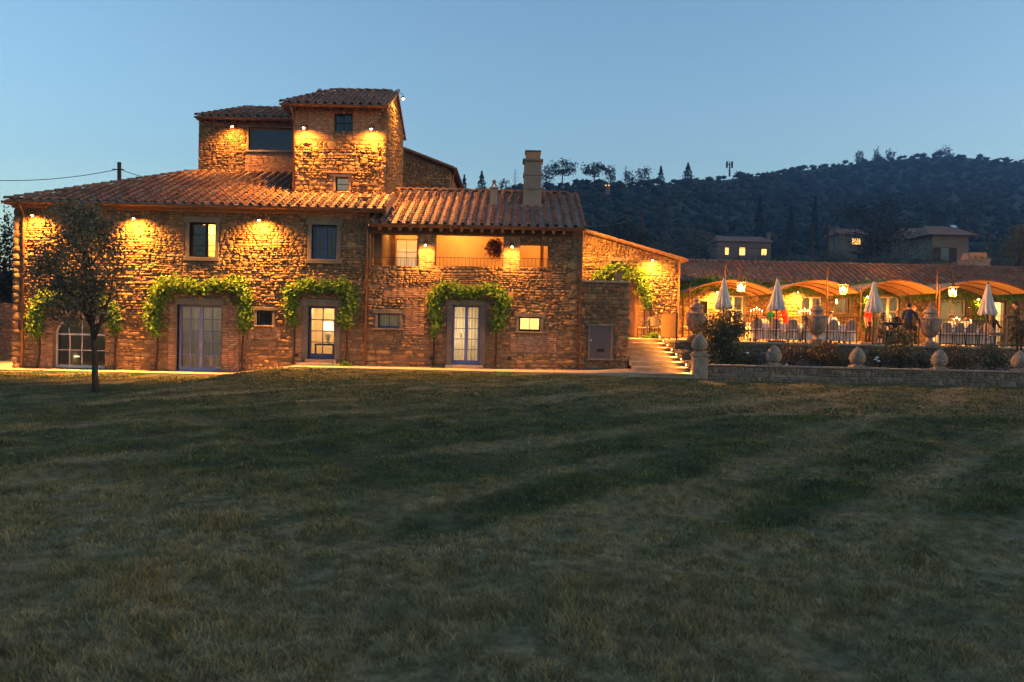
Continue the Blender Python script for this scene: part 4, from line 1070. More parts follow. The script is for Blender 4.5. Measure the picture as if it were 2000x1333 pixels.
# ------------------------------------------------------------------ terrace, stairs, walls
XS0, XS1 = P(1231, 700, 28.0).x, 6.02
YE = 29.5; XEND = P(2140, 690, YE).x
m = MB(); m.box(XS1+0.002, XEND, YE, 40.6, -0.3, ZT); m.box(x1 if False else XS0-1.6, XS1, 32.75, 40.6, -0.3, ZT-0.001)
terr = m.build('terrace_floor', PAVE, None); tag(terr, 'paved dining terrace raised above the lawn', 'terrace', kind='structure')
st = part('stairs', PAVE, None, (XS0, XS1-0.002, 26.6, 32.74, -0.35, -0.02)); tag(st, 'broad shallow stone stairs up to the terrace', 'stairs', kind='structure')
NS = 8; dz = (ZT-0.0)/NS; YS0 = 26.0; tr = (32.7-YS0)/NS
for k in range(NS):
    y = YS0 + k*tr; ext = 0.25 if k == 0 else 0
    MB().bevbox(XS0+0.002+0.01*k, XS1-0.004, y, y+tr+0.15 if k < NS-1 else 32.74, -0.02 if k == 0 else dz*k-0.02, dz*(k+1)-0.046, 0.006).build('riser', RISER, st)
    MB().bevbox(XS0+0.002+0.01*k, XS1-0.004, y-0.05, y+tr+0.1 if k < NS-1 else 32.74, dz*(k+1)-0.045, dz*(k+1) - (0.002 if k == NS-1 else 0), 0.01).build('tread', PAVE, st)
# pavement along the house
def pave_strip(n, pts, mat=PAVE):
    V = []; F = []
    for (xa_, ya, yb, za_) in pts: V += [(xa_, ya, za_), (xa_, yb, za_), (xa_, ya, za_-0.15), (xa_, yb, za_-0.15)]
    for k in range(len(pts)-1):
        i = 4*k; F += [(i, i+4, i+5, i+1), (i, i+2, i+6, i+4)]
    return MB().add(V, F).build(n, mat, None)
pv = pave_strip('path', [(-24, 27.3, 34, -0.31), (-18.5, 27.3, 34, -0.31), (-17.9, 27.3, 28.6, -0.31), (-9.9, 27.25, 28.6, -0.3), (-9.2, 27.2, 28.6, -0.22), (-8.2, 27.1, 28.6, -0.05), (-7.4, 27.0, 28.6, 0.03), (-4, 26.9, 28.6, 0.035), (0.5, 26.8, 28.6, 0.04), (2.6, 26.5, 28.6, 0.07), (XS0, 26.0, 28.6, 0.16)])
tag(pv, 'pale stone path along the foot of the villa', 'path', kind='structure')
for k in range(28):                                        # joints read as separate slabs near the wall
    pass

# stair side wall and terrace retaining wall
b = thing('terrace_wall', 'stone retaining wall under the terrace edge', 'wall', ((XS1+XEND)/2, YE, 0))
wall = part('wall_core', MORTAR, b, (XS1+0.004, XS1+0.35, 26.5, YE-0.002, -0.3, 0.52), (XS1+0.004, XS1+0.35, 28.2, YE-0.003, 0.522, 0.85))
ins = lay_stones(frame((XS1, 0, 0), (0, 1, 0), (-1, 0, 0)), 26.4, 32.7, -0.1, ZT-0.06, [], ok=lambda x, z: z < (0.5 if x < 28.2 else 0.83 if x < YE else 9), seed=121, dep=(0.02, 0.05))
# frame maps local x along +Y with outward -X
front = lay_stones(frame((0, YE, 0), (1, 0, 0), (0, -1, 0)), XS1, XEND, 0.2, ZT-0.07, [], seed=122, hmin=0.06, hmax=0.16)
scatter('stone', STONE_T, TSTONE_M, ins + front, WALLSTONE, wall)
x = XS1
while x < XEND-0.3:
    MB().bevbox(x+0.004, x+0.896, YE-0.1, YE+0.35, ZT-0.055, ZT+0.012, 0.012).build('coping_slab', PAVE, b); x += 0.9
b = thing('garden_wall', 'low dry stone wall along the lawn with flat coping', 'wall', ((XS1+XEND)/2, 26.3, -0.06))
YLW = 26.3; XG = P(1381, 730, YLW).x; zc = P(1690, 719, YLW).z
wall = part('wall_core', MORTAR, b, (XG, XEND, YLW, YLW+0.35, -0.3, zc-0.05))
ins = lay_stones(frame((0, YLW, 0), (1, 0, 0), (0, -1, 0)), XG, XEND, -0.2, zc-0.06, [], seed=131, hmin=0.06, hmax=0.17, wmin=0.1, wmax=0.55, dep=(0.015, 0.05), big=0.25)
scatter('stone', STONE_T, TSTONE_M, ins, WALLSTONE, wall)
x = XG
while x < XEND-0.3:
    ww = rnd.uniform(0.6, 1.1); MB().bevbox(x+0.005, x+ww-0.005, YLW-0.07, YLW+0.4, zc-0.05, zc+rnd.uniform(-0.004, 0.006), 0.012).build('coping_slab', LIMESTONE, b); x += ww
b = thing('stair_pillar', 'plain stone pillar at the foot of the stairs', 'pillar', (P(1366, 742, 26.2).x, 26.2, -0.06))
pp = P(1366, 715, 26.2); zpt = P(1366, 692, 26.2).z
MB().bevbox(pp.x-0.23, pp.x+0.23, 25.97, 26.43, -0.2, zpt-0.06, 0.02).build('shaft', LIMESTONE, b); MB().bevbox(pp.x-0.27, pp.x+0.27, 25.93, 26.47, zpt-0.06, zpt, 0.015).build('cap', LIMESTONE, b)
bed = part('flower_bed', SOIL, None, (XS1+0.352, XEND, YLW+0.352, YE-0.003, -0.2, 0.36)); tag(bed, 'dark planting bed between the two terrace walls', 'flower bed', kind='structure')

# ------------------------------------------------------------------ wall lamps
def make_sconce():
    t = thing('wall_lamp', 'x', 'lamp', (0, 0, 0), 'lit wall lamps on the stone walls', local=True)
    MB().bevbox(-0.05, 0.05, -0.03, 0.0, -0.02, 0.2, 0.006).build('backplate', RUSTIRON, t)
    MB().tube([(0, -0.02, 0.12), (0, -0.12, 0.22), (0, -0.28, 0.22), (0, -0.36, 0.15), (0, -0.36, 0.08)], 0.012, 6).build('arm', RUSTIRON, t)
    m = MB(); n = 14; pr = [(0.03, 0.1), (0.05, 0.08), (0.1, 0.0), (0.095, 0.0), (0.045, 0.075), (0.025, 0.09)]
    m.lathe(pr, n, (0, -0.36, 0.0)); m.f = m.f[:-2]; m.build('shade', RUSTIRON, t)
    MB().lathe([(0.012, 0.06), (0.026, 0.03), (0.033, 0.0), (0.024, -0.03), (0.006, -0.04)], 10, (0, -0.36, 0)).build('bulb', BULB, t, True)
    return t
def spot(t, e, size=156, blend=0.9, off=-0.36, z=-0.035, tilt=0.5, rad=0.05):
    L = bpy.data.lights.new('lamp_light', 'SPOT'); L.energy = e; L.color = WARM; L.spot_size = math.radians(size); L.spot_blend = blend; L.shadow_soft_size = rad
    L.use_nodes = True; em = L.node_tree.nodes['Emission']; fo = L.node_tree.nodes.new('ShaderNodeLightFalloff'); fo.inputs['Strength'].default_value = 1.0; L.node_tree.links.new(fo.outputs['Linear'], em.inputs['Strength'])
    lo = bpy.data.objects.new('lamp_light', L); C.objects.link(lo); lo.parent = t; lo.location = (0, off, z); lo.rotation_euler = (tilt, 0, 0)
    return lo
proto = make_sconce(); used = [False]
LAMPS = [(75, 424, YF, 0, 130, 'wall lamp at far left corner of the farmhouse, under the eave'), (270, 430, YF, 0, 150, 'wall lamp left of the half-lit upper window'),
         (512, 433, YF, 0, 150, 'wall lamp between the two upper farmhouse windows'),
         (459, 252, YU, 0, 68, 'wall lamp left of the wide dark upper window'), (598, 255, YT, 0, 78, 'left wall lamp on the tower front'),
         (728, 257, YT, 0, 78, 'right wall lamp on the tower front'), (833, 481, YF-0.02, 0, 45, 'wall lamp on left brick pier of the loggia'),
         (1000, 484, YF-0.02, 0, 45, 'wall lamp on right brick pier of the loggia'), (1272, 510, YW, 0, 150, 'wall lamp on the side wing above the vine'),
         (1397, 572, YQ, 0, 150, 'wall lamp on the dining house left of the first lantern'), (1553, 572, YQ, 0, 150, 'wall lamp on the dining house between first two canopies'),
         (1688, 580, YQ, 0, 150, 'wall lamp on the dining house behind the third parasol'), (1903, 585, YQ, 0, 150, 'wall lamp on the dining house amid bright vine leaves')]
def place_lamp(loc, rz, e, label, **kw):
    o = proto if not used[0] else copy_tree(proto)
    used[0] = True; o.location = loc; o.rotation_euler = (0, 0, rz); o['label'] = label
    return o
placed = []
for (px_, py_, Y, rz_, e, lab) in LAMPS: placed.append((place_lamp(P(px_, py_, Y-0.06), rz_, e, lab), e))
p = P(757, 190, 30.6); placed.append((place_lamp((P(755, 300, YT).x+0.05, 31.2, P(770, 193, 31.2).z), PI/2, 90, 'wall lamp high on the right side of the tower'), 48))
placed.append((place_lamp((P(1130, 580, YF).x+0.05, 33.6, P(1142, 436, 33.6).z+0.1), PI/2, 130, 'wall lamp on the loggia wing gable lighting the side wing'), 130))
placed.append((place_lamp((xL-0.06 if False else P(27, 560, YF).x-0.06, 30.5, 2.6), -PI/2, 160, 'wall lamp round the left corner of the farmhouse'), 160))
for o, e in placed: spot(o, e*4.4, tilt=-0.45 if 'lighting the side wing' in o['label'] else 0.5)

# ------------------------------------------------------------------ step lights
first = None
for k in range(8):
    y = YS0 + tr*k + tr*0.45; z = dz*(k+1) + 0.1
    t = thing('step_light', 'tiny recessed light over stair tread, number %s from the bottom' % ['one', 'two', 'three', 'four', 'five', 'six', 'seven', 'eight'][k], 'lamp', (XS1-0.03, y, z), 'step lights beside the stairs', local=True)
    MB().bevbox(-0.02, 0.04, -0.06, 0.06, -0.03, 0.05, 0.006).build('housing', RUSTIRON, t)
    MB().box(-0.026, -0.018, -0.045, 0.045, -0.025, 0.02).build('lens', LENS, t)
    L = bpy.data.lights.new('step_light_beam', 'SPOT'); L.energy = 58; L.color = WARM; L.spot_size = math.radians(160); L.spot_blend = 0.8; L.shadow_soft_size = 0.03
    lo = bpy.data.objects.new('step_light_beam', L); C.objects.link(lo); lo.parent = t; lo.location = (-0.05, 0, -0.01); lo.rotation_euler = (0, math.radians(40), 0)

# ------------------------------------------------------------------ terrace furniture
def make_urn(label):
    t = thing('lidded_urn', label, 'urn', (0, 0, 0), 'large lidded urns along the terrace edge', local=True)
    MB().bevbox(-0.27, 0.27, -0.27, 0.27, 0, 0.1, 0.012).build('plinth', TERRACOTTA, t)
    MB().lathe([(0.24, 0.1), (0.24, 0.14), (0.15, 0.18), (0.1, 0.24), (0.11, 0.3), (0.14, 0.33)], 24).build('foot', TERRACOTTA, t, True)
    n = 16; pr = [(0.14, 0.33), (0.22, 0.4), (0.29, 0.52), (0.34, 0.68), (0.37, 0.85), (0.375, 0.98), (0.36, 1.02)]
    MB().lathe(pr, 96, flute=24, amp=0.09, fl=(0.39, 0.99)).build('body', TERRACOTTA, t, True)
    MB().lathe([(0.38, 1.0), (0.4, 1.02), (0.4, 1.07), (0.36, 1.09), (0.25, 1.1), (0.22, 1.13), (0.22, 1.24), (0.24, 1.26)], 28).build('rim', TERRACOTTA, t)
    li = MB().lathe([(0.24, 1.26), (0.27, 1.27), (0.27, 1.31), (0.24, 1.33), (0.2, 1.4), (0.13, 1.46), (0.07, 1.49)], 28).build('lid', TERRACOTTA, t)
    MB().lathe([(0.07, 1.49), (0.05, 1.51), (0.085, 1.55), (0.09, 1.59), (0.06, 1.63), (0.03, 1.66), (0.045, 1.68), (0.012, 1.73)], 16).build('knob', TERRACOTTA, li, True)
    return t
URN = None
for px_, py_, lab in ((1358, 672, 'lidded fluted urn at the top of the stairs'), (1594, 674, 'lidded fluted urn in the middle of the terrace edge'), (1815, 678, 'lidded fluted urn right of the seated musician')):
    p = P(px_, py_, YE+0.12); URN = make_urn(lab) if URN is None else copy_tree(URN); URN['label'] = lab; URN.location = (p.x, YE+0.12, ZT+0.012); URN.scale = (0.98, 0.98, 0.95)

def make_egg():
    t = thing('flame_finial', 'x', 'finial', (0, 0, 0), 'spiral carved stone finials', local=True)
    MB().bevbox(-0.21, 0.21, -0.21, 0.21, 0, 0.06, 0.01).build('plinth', LIMESTONE, t); MB().lathe([(0.18, 0.06), (0.19, 0.08), (0.14, 0.11)], 20).build('foot', LIMESTONE, t)
    pr = [(0.14, 0.1), (0.21, 0.17), (0.24, 0.27), (0.235, 0.36), (0.2, 0.46), (0.14, 0.56), (0.07, 0.64), (0.01, 0.69)]
    pr2 = []
    for (a, b_), (c, d) in zip(pr, pr[1:]):
        for q in range(3): pr2.append((a+(c-a)*q/3, b_+(d-b_)*q/3))
    MB().lathe(pr2 + [pr[-1]], 60, flute=11, amp=0.22, twist=4.2).build('spiral', LIMESTONE, t, True)
    return t
EGG = make_egg(); first = True
for px_, py_, Y, z, lab in ((1366, 0, 26.2, zpt, 'spiral finial on top of the stair pillar'), (1511, 715, 26.5, zc, 'spiral finial on the low wall nearest the stairs'), (1674, 718, 26.5, zc, 'second spiral finial on the low wall from the stairs'),
                         (1834, 722, 26.5, zc, 'third spiral finial on the low wall from the stairs'), (1991, 725, 26.5, zc, 'spiral finial on the low wall at the right picture edge')):
    o = EGG if first else copy_tree(EGG); first = False
    o['label'] = lab; o.location = (P(px_, py_ or 692, Y).x, Y, z+0.004)

# terrace railing in three runs between the urns
RX = [P(1338, 660, YE+0.12).x, P(1358, 660, YE+0.12).x, P(1594, 660, YE+0.12).x, P(1815, 660, YE+0.12).x, P(2120, 660, YE+0.12).x]
for (xa, xb, lab) in ((RX[1]+0.4, RX[2]-0.4, 'black iron railing between the first and middle urns'), (RX[2]+0.4, RX[3]-0.4, 'black iron railing between the middle and right urns'), (RX[3]+0.4, RX[4], 'black iron railing right of the last urn')):
    t = thing('iron_railing', lab, 'railing', ((xa+xb)/2, YE+0.12, ZT), 'iron railings along the terrace edge')
    railing(t, xa, xb, YE+0.12, ZT+0.02, ZT+1.0, 0.118, IRON, 0.011)
    x = xa
    while x <= xb+0.01: part('post', IRON, t, (x-0.018, x+0.018, YE+0.1, YE+0.14, ZT+0.012, ZT+1.03)); x += (xb-xa)/2
t = thing('bamboo_screen', 'brown bamboo screen fixed to the railing beside the stairs', 'screen', (XS1+0.15, 31, ZT))
MB().box(XS1+0.1, XS1+0.14, 29.7, 32.6, ZT+0.12, ZT+0.15).build('rail', IRON, t); MB().box(XS1+0.1, XS1+0.14, 29.7, 32.6, ZT+0.98, ZT+1.01).build('rail', IRON, t)
for y in (29.72, 31.1, 32.55): MB().box(XS1+0.1, XS1+0.14, y, y+0.04, ZT, ZT+1.03).build('post', IRON, t)
me = None
for k in range(96):
    if me is None: o = MB().tube([(0, 0, 0.1), (0, 0, 1.0)], 0.016, 5).build('cane', BAMBOO, t); me = o.data
    else:
        o = bpy.data.objects.new('cane', me); C.objects.link(o); o.parent = t; o.matrix_parent_inverse = Matrix.Translation(t.location).inverted()
    o.location = (XS1+0.08, 29.74 + k*0.0298, ZT + rnd.uniform(-0.02, 0.02))

# closed parasols
def make_parasol():
    t = thing('closed_parasol', 'x', 'parasol', (0, 0, 0), 'closed parasols along the terrace', local=True)
    MB().bevbox(-0.3, 0.3, -0.3, 0.3, 0, 0.06, 0.015).build('base', GREYMETAL, t)
    MB().tube([(0, 0, 0.06), (0, 0, 2.35)], 0.022, 8).build('pole', IRON, t)
    n = 96; V = []; F = []; prof = [(0.28, 1.22), (0.31, 1.27), (0.26, 1.45), (0.2, 1.7), (0.14, 1.95), (0.09, 2.18), (0.055, 2.36), (0.02, 2.42)]
    for i, (r_, z) in enumerate(prof):
        for k in range(n):
            a = 2*PI*k/n; f = 0.16*max(0, 1-i/7.5); rr_ = r_*(1 + f*math.cos(12*a + 0.4*i) + 0.06*math.sin(5*a+i)); V.append((rr_*math.cos(a), rr_*math.sin(a), z + (0.03*math.cos(12*a) if i < 2 else 0)))
    for i in range(len(prof)-1):
        for k in range(n): F.append((i*n+k, i*n+(k+1) % n, (i+1)*n+(k+1) % n, (i+1)*n+k))
    MB().add(V, F).build('canopy', CANVAS, t, True)
    MB().lathe([(0.03, 2.4), (0.045, 2.43), (0.03, 2.47), (0.01, 2.5)], 10).build('cap', GREYMETAL, t, True)
    MB().lathe([(0.03, 0.25), (0.05, 0.27), (0.05, 0.33), (0.03, 0.35)], 10).build('collar', GREYMETAL, t)
    return t
PAR = make_parasol(); first = True
for px_, lab in ((1411, 'closed cream parasol nearest the stairs, in front of the lantern'), (1515, 'closed cream parasol left of the middle urn'), (1704, 'closed cream parasol beside the person in red'), (1926, 'closed cream parasol farthest right')):
    p = P(px_, 672, 30.4); o = PAR if first else copy_tree(PAR); first = False; o['label'] = lab; o.location = (p.x, 30.4, ZT+0.002); o.rotation_euler = (0, 0, px_*1.3)

# lanterns on goosenecks
def make_lantern():
    t = thing('gooseneck_lantern', 'x', 'lantern', (0, 0, 0), 'gooseneck lantern posts on the terrace', local=True)
    MB().lathe([(0.16, 0), (0.16, 0.03), (0.05, 0.06), (0.035, 0.12)], 14).build('foot', RUSTIRON, t)
    pts = [(0, 0, 0.1), (0, 0, 2.9)] + [(0.35 - 0.35*math.cos(a), 0, 2.9 + 0.5*math.sin(a)) for a in [PI*k/14 for k in range(1, 14)]] + [(0.7, 0, 2.85), (0.7, 0, 2.62)]
    MB().tube(pts, 0.028, 8).build('pole', RUSTIRON, t, True)
    cx_, zt_ = 0.7, 2.58
    cg = MB()
    for k in range(6):
        a = 2*PI*k/6; cg.tube([(cx_+0.2*math.cos(a), 0.2*math.sin(a), zt_-0.1), (cx_+0.14*math.cos(a), 0.14*math.sin(a), zt_-0.5)], 0.01, 5)
    for (rr_, zz) in ((0.2, zt_-0.1), (0.14, zt_-0.5)):
        cg.tube([(cx_+rr_*math.cos(2*PI*k/6), rr_*math.sin(2*PI*k/6), zz) for k in range(7)], 0.012, 5)
    ca = cg.build('cage', RUSTIRON, t)
    MB().lathe([(0.24, zt_-0.1), (0.22, zt_-0.085), (0.1, zt_-0.02), (0.05, zt_), (0.03, zt_+0.06)], 6, (cx_, 0, 0)).build('roof', RUSTIRON, t)
    MB().lathe([(0.02, 0.1), (0.05, 0.06), (0.065, 0.0), (0.045, -0.05), (0.01, -0.07)], 12, (cx_, 0, zt_-0.28)).build('bulb', BULB, t, True)
    for k in range(6):
        a, c = 2*PI*k/6, 2*PI*(k+1)/6
        MB().add([(cx_+0.135*math.cos(a), 0.135*math.sin(a), zt_-0.49), (cx_+0.135*math.cos(c), 0.135*math.sin(c), zt_-0.49), (cx_+0.19*math.cos(c), 0.19*math.sin(c), zt_-0.11), (cx_+0.19*math.cos(a), 0.19*math.sin(a), zt_-0.11)], [(0, 1, 2, 3)]).build('pane', GLASS, ca)
    L = bpy.data.lights.new('lantern_light', 'POINT'); L.energy = 480; L.color = WARM; L.shadow_soft_size = 0.06
    lo = bpy.data.objects.new('lantern_light', L); C.objects.link(lo); lo.parent = t; lo.location = (cx_, 0, zt_-0.4)
    return t
LAN = make_lantern(); first = True
for px_, Y, lab in ((1414, 34.0, 'gooseneck lantern on the left, behind the first parasol'), (1614, 34.0, 'gooseneck lantern in the middle of the terrace'), (1828, 34.0, 'gooseneck lantern on the right, above the last urn')):
    p = P(px_, 600, Y); o = LAN if first else copy_tree(LAN); first = False; o['label'] = lab; o.location = (p.x, Y, ZT+0.002)

# arched canopies
YC0, YC1 = 35.6, 39.3
cans = [(1346, 1516, 'arched reed canopy nearest the side wing'), (1521, 1679, 'second arched reed canopy from the side wing'), (1681, 1832, 'third arched reed canopy from the side wing'), (1834, 2012, 'arched reed canopy at the right picture edge')]
for (pa, pb, lab) in cans:
    xa, xb = P(pa, 567, YC0).x, P(pb, 569, YC0).x; zs_ = P((pa+pb)/2, 571, YC0).z; zc_ = P((pa+pb)/2, 549, YC0).z; rise = zc_-zs_
    t = thing('arched_canopy', lab, 'canopy', ((xa+xb)/2, YC0, ZT), 'arched canopies over the terrace')
    N = 20; arc = [(xa + (xb-xa)*k/N, zs_ + rise*math.sin(PI*k/N)**0.9) for k in range(N+1)]
    for side, yy in (('front', YC0), ('rear', YC1)):
        MB().tube([(x, yy, z+0.01) for x, z in arc], 0.035, 6).build('arch_bar', RUSTIRON, t)
    for k in range(N):                                        # strips of matting
        (x0_, z0_), (x1_, z1_) = arc[k], arc[k+1]
        MB().add([(x0_, YC0, z0_), (x1_-0.006, YC0, z1_), (x1_-0.006, YC1, z1_), (x0_, YC1, z0_), (x0_, YC0, z0_+0.03), (x1_-0.006, YC0, z1_+0.03), (x1_-0.006, YC1, z1_+0.03), (x0_, YC1, z0_+0.03)], [(0,3,2,1),(4,5,6,7),(0,1,5,4),(1,2,6,5),(2,3,7,6),(3,0,4,7)]).build('reed_strip', REED, t)
    for yy in (YC0+1.2, YC0+2.5):
        MB().tube([(x, yy, z-0.03) for x, z in arc], 0.025, 6).build('rib', RUSTIRON, t)
    for x in (xa+0.03, xb-0.05):
        if x == xb-0.05 and pb < 2000: continue
        MB().tube([(x, YC0, ZT), (x, YC0, zs_+0.02)], 0.03, 8).build('post', RUSTIRON, t)
        MB().tube([(x, YC0, zs_+0.0), (x, YC0, zs_+0.3)], [0.03, 0.008], 6).build('spike', RUSTIRON, t)

# tables, chairs, candelabra
def table(px0, px1, Y, lab):
    a, c = P(px0, 640, Y).x, P(px1, 640, Y).x; t = thing('long_table', lab, 'table', ((a+c)/2, Y, ZT), 'long tables laid with white cloths')
    MB().bevbox(a+0.03, c-0.03, Y-0.4, Y+0.4, ZT+0.7, ZT+0.735, 0.008).build('tabletop', OAKFRAME, t)
    for x in (a+0.15, c-0.15):
        for y in (-0.3, 0.3): part('leg', OAKFRAME, t, (x-0.03, x+0.03, Y+y-0.03, Y+y+0.03, ZT, ZT+0.7))
    # draped cloth
    n = int((c-a)/0.09)+2; V = []; F = []; per = []
    for k in range(n+1): per.append((a+(c-a)*k/n, Y-0.46))
    for k in range(1, 10): per.append((c, Y-0.46+0.92*k/10))
    for k in range(n+1): per.append((c-(c-a)*k/n, Y+0.46))
    for k in range(1, 10): per.append((a, Y+0.46-0.92*k/10))
    N = len(per); cxm = (a+c)/2
    for lev, (z, out) in enumerate(((ZT+0.742, 0), (ZT+0.735, 0.012), (ZT+0.45, 0.03), (ZT+0.1, 0.055))):
        for i, (x, y) in enumerate(per):
            wv = 0.03*math.sin(i*1.7)*lev/3; dx = (1 if x > cxm else -1) if abs(y-Y) < 0.45 else 0; dy = 0 if dx else (1 if y > Y else -1)
            V.append((x+dx*(out+wv), y+dy*(out+wv), z))
    for lev in range(3):
        for i in range(N): F.append((lev*N+i, lev*N+(i+1) % N, (lev+1)*N+(i+1) % N, (lev+1)*N+i))
    F.append(tuple(range(N)))
    cl = MB().add(V, F).build('tablecloth', LINEN, None, True); tag(cl, 'white tablecloth over the ' + lab.split('long table ')[-1], 'tablecloth', 'white tablecloths')
    return a, c
T1 = table(1462, 1552, 32.6, 'long table left of the middle urn'); T2 = table(1562, 1662, 32.6, 'long table behind the middle urn'); T3 = table(1822, 1934, 32.6, 'long table right of the last urn')
T4 = table(1470, 1585, 36.6, 'long table under the left canopies'); T5 = table(1835, 1925, 36.8, 'long table under the right canopy')
for nm, pxs, Y in (('T', (1480, 1530, 1600, 1640, 1850, 1905), 32.6),):
    for k, px_ in enumerate(pxs):                              # glasses on the cloths
        for d_ in (-0.2, 0.22):
            p = P(px_, 640, Y); o = MB().lathe([(0.035, 0), (0.035, 0.004), (0.006, 0.01), (0.006, 0.08), (0.035, 0.12), (0.033, 0.18)], 12, (0, 0, 0)).build('wine_glass', GLASS, None, True)
            o.location = (p.x+d_, Y+d_, ZT+0.745); tag(o, 'clear wine glass, %s on the %s' % (('near one' if d_ < 0 else 'far one'), ['left end of the left table', 'right end of the left table', 'left end of the table behind the middle urn', 'right end of the table behind the middle urn', 'left end of the right table', 'right end of the right table'][k]), 'glass', 'wine glasses on the tables')
def make_chair():
    t = thing('terrace_chair', 'x', 'chair', (0, 0, 0), 'dark wicker chairs on the terrace', local=True)
    MB().bevbox(-0.23, 0.23, -0.22, 0.24, 0.42, 0.47, 0.015).build('seat', WICKER, t)
    N = 12; V = []; F = []
    for k in range(N+1):                                       # curved rounded back
        u = k/N*2-1; h_ = 0.92 - 0.2*u*u*u*u; yb = -0.27 + 0.09*u*u
        V += [(0.21*u, yb, 0.52), (0.21*u, yb-0.03, h_), (0.21*u, yb-0.055, h_), (0.21*u, yb-0.025, 0.52)]
    for k in range(N):
        i = 4*k
        for q in range(4): F.append((i+q, i+(q+1) % 4, i+4+(q+1) % 4, i+4+q))
    F += [(0, 1, 2, 3), (4*N+3, 4*N+2, 4*N+1, 4*N)]
    MB().add(V, F).build('backrest', WICKER, t)
    for sx in (-1, 1):
        MB().tube([(sx*0.22, -0.22, 0.55), (sx*0.22, -0.23, 0.42), (sx*0.24, -0.27, 0)], 0.014, 6).build('leg', IRON, t)
        MB().tube([(sx*0.22, 0.2, 0.42), (sx*0.23, 0.23, 0)], 0.014, 6).build('leg', IRON, t)
        MB().tube([(sx*0.23, -0.24, 0.7), (sx*0.26, 0.0, 0.68), (sx*0.24, 0.2, 0.62), (sx*0.22, 0.21, 0.44)], 0.013, 6).build('armrest', IRON, t)
    return t
CH = make_chair(); first = True
words = ['first', 'second', 'third', 'fourth', 'fifth', 'sixth', 'seventh']
seats = [(x, 31.95, 'dark wicker chair, %s from the left along the left tables' % words[i]) for i, x in enumerate((1475, 1510, 1543, 1574, 1622, 1656))]
seats += [(x, 31.95, 'dark wicker chair, %s from the left behind the right railing' % words[i]) for i, x in enumerate((1843, 1866, 1890, 1915))]
for x, Y, lab in seats:
    o = CH if first else copy_tree(CH); first = False; o['label'] = lab; p = P(x, 660, Y); o.location = (p.x, Y, ZT+0.001); o.rotation_euler = (0, 0, rnd.uniform(-0.15, 0.15))
for x, Y, rz_, lab in ((1258, 34.2, 1.0, 'iron chair on the landing left of the bistro table'), (1282, 34.0, -0.7, 'iron chair on the landing by the bamboo screen')):
    o = copy_tree(CH); o['label'] = lab; p = P(x, 660, Y); o.location = (p.x, Y, ZT+0.001); o.rotation_euler = (0, 0, rz_)
t = thing('bistro_table', 'small round iron table on the landing by the side wing', 'table', (P(1270, 660, 34.3).x, 34.35, ZT), local=True)
MB().lathe([(0.28, 0.7), (0.3, 0.71), (0.3, 0.725), (0.28, 0.73)], 20).build('tabletop', IRON, t)
for k in range(3): a = 2*PI*k/3; MB().tube([(0.03*math.cos(a), 0.03*math.sin(a), 0.7), (0.05*math.cos(a), 0.05*math.sin(a), 0.35), (0.24*math.cos(a), 0.24*math.sin(a), 0)], 0.012, 6).build('leg', IRON, t)
def candelabra(px_, Y, lab, n=5, h=0.55):
    p = P(px_, 630, Y); t = thing('candelabra', lab, 'candelabra', (p.x, Y, ZT+0.745), 'lit candelabra on the tables', local=True)
    MB().lathe([(0.1, 0), (0.1, 0.015), (0.02, 0.04), (0.015, h-0.1), (0.03, h-0.08)], 12).build('stem', IRON, t)
    for k in range(n):
        x = (k-(n-1)/2)*0.13; zz = h - abs(k-(n-1)/2)*0.07
        if k != (n-1)/2: MB().tube([(0, 0, h*0.5), (x*0.7, 0, h*0.45), (x, 0, zz-0.1)], 0.008, 5).build('arm', IRON, t)
        cn = MB().lathe([(0.012, zz-0.08), (0.012, zz+0.14)], 8, (x, 0, 0)).build('candle', WAX, t)
        MB().lathe([(0.004, 0), (0.014, 0.02), (0.012, 0.04), (0.002, 0.075)], 8, (x, 0, zz+0.15)).build('flame', FLAME, cn, True)
    L = bpy.data.lights.new('candle_light', 'POINT'); L.energy = 3; L.color = (1.0, 0.45, 0.12); L.shadow_soft_size = 0.15
    lo = bpy.data.objects.new('candle_light', L); C.objects.link(lo); lo.parent = t; lo.location = (0, 0, h+0.3)
candelabra(1477, 36.6, 'lit candelabra left of the person in green'); candelabra(1571, 36.6, 'lit candelabra left of the middle urn'); candelabra(1868, 36.8, 'small lit candelabra on the right canopy table', 3, 0.3); candelabra(1896, 36.8, 'low candle holder near the right parasol', 1, 0.2)

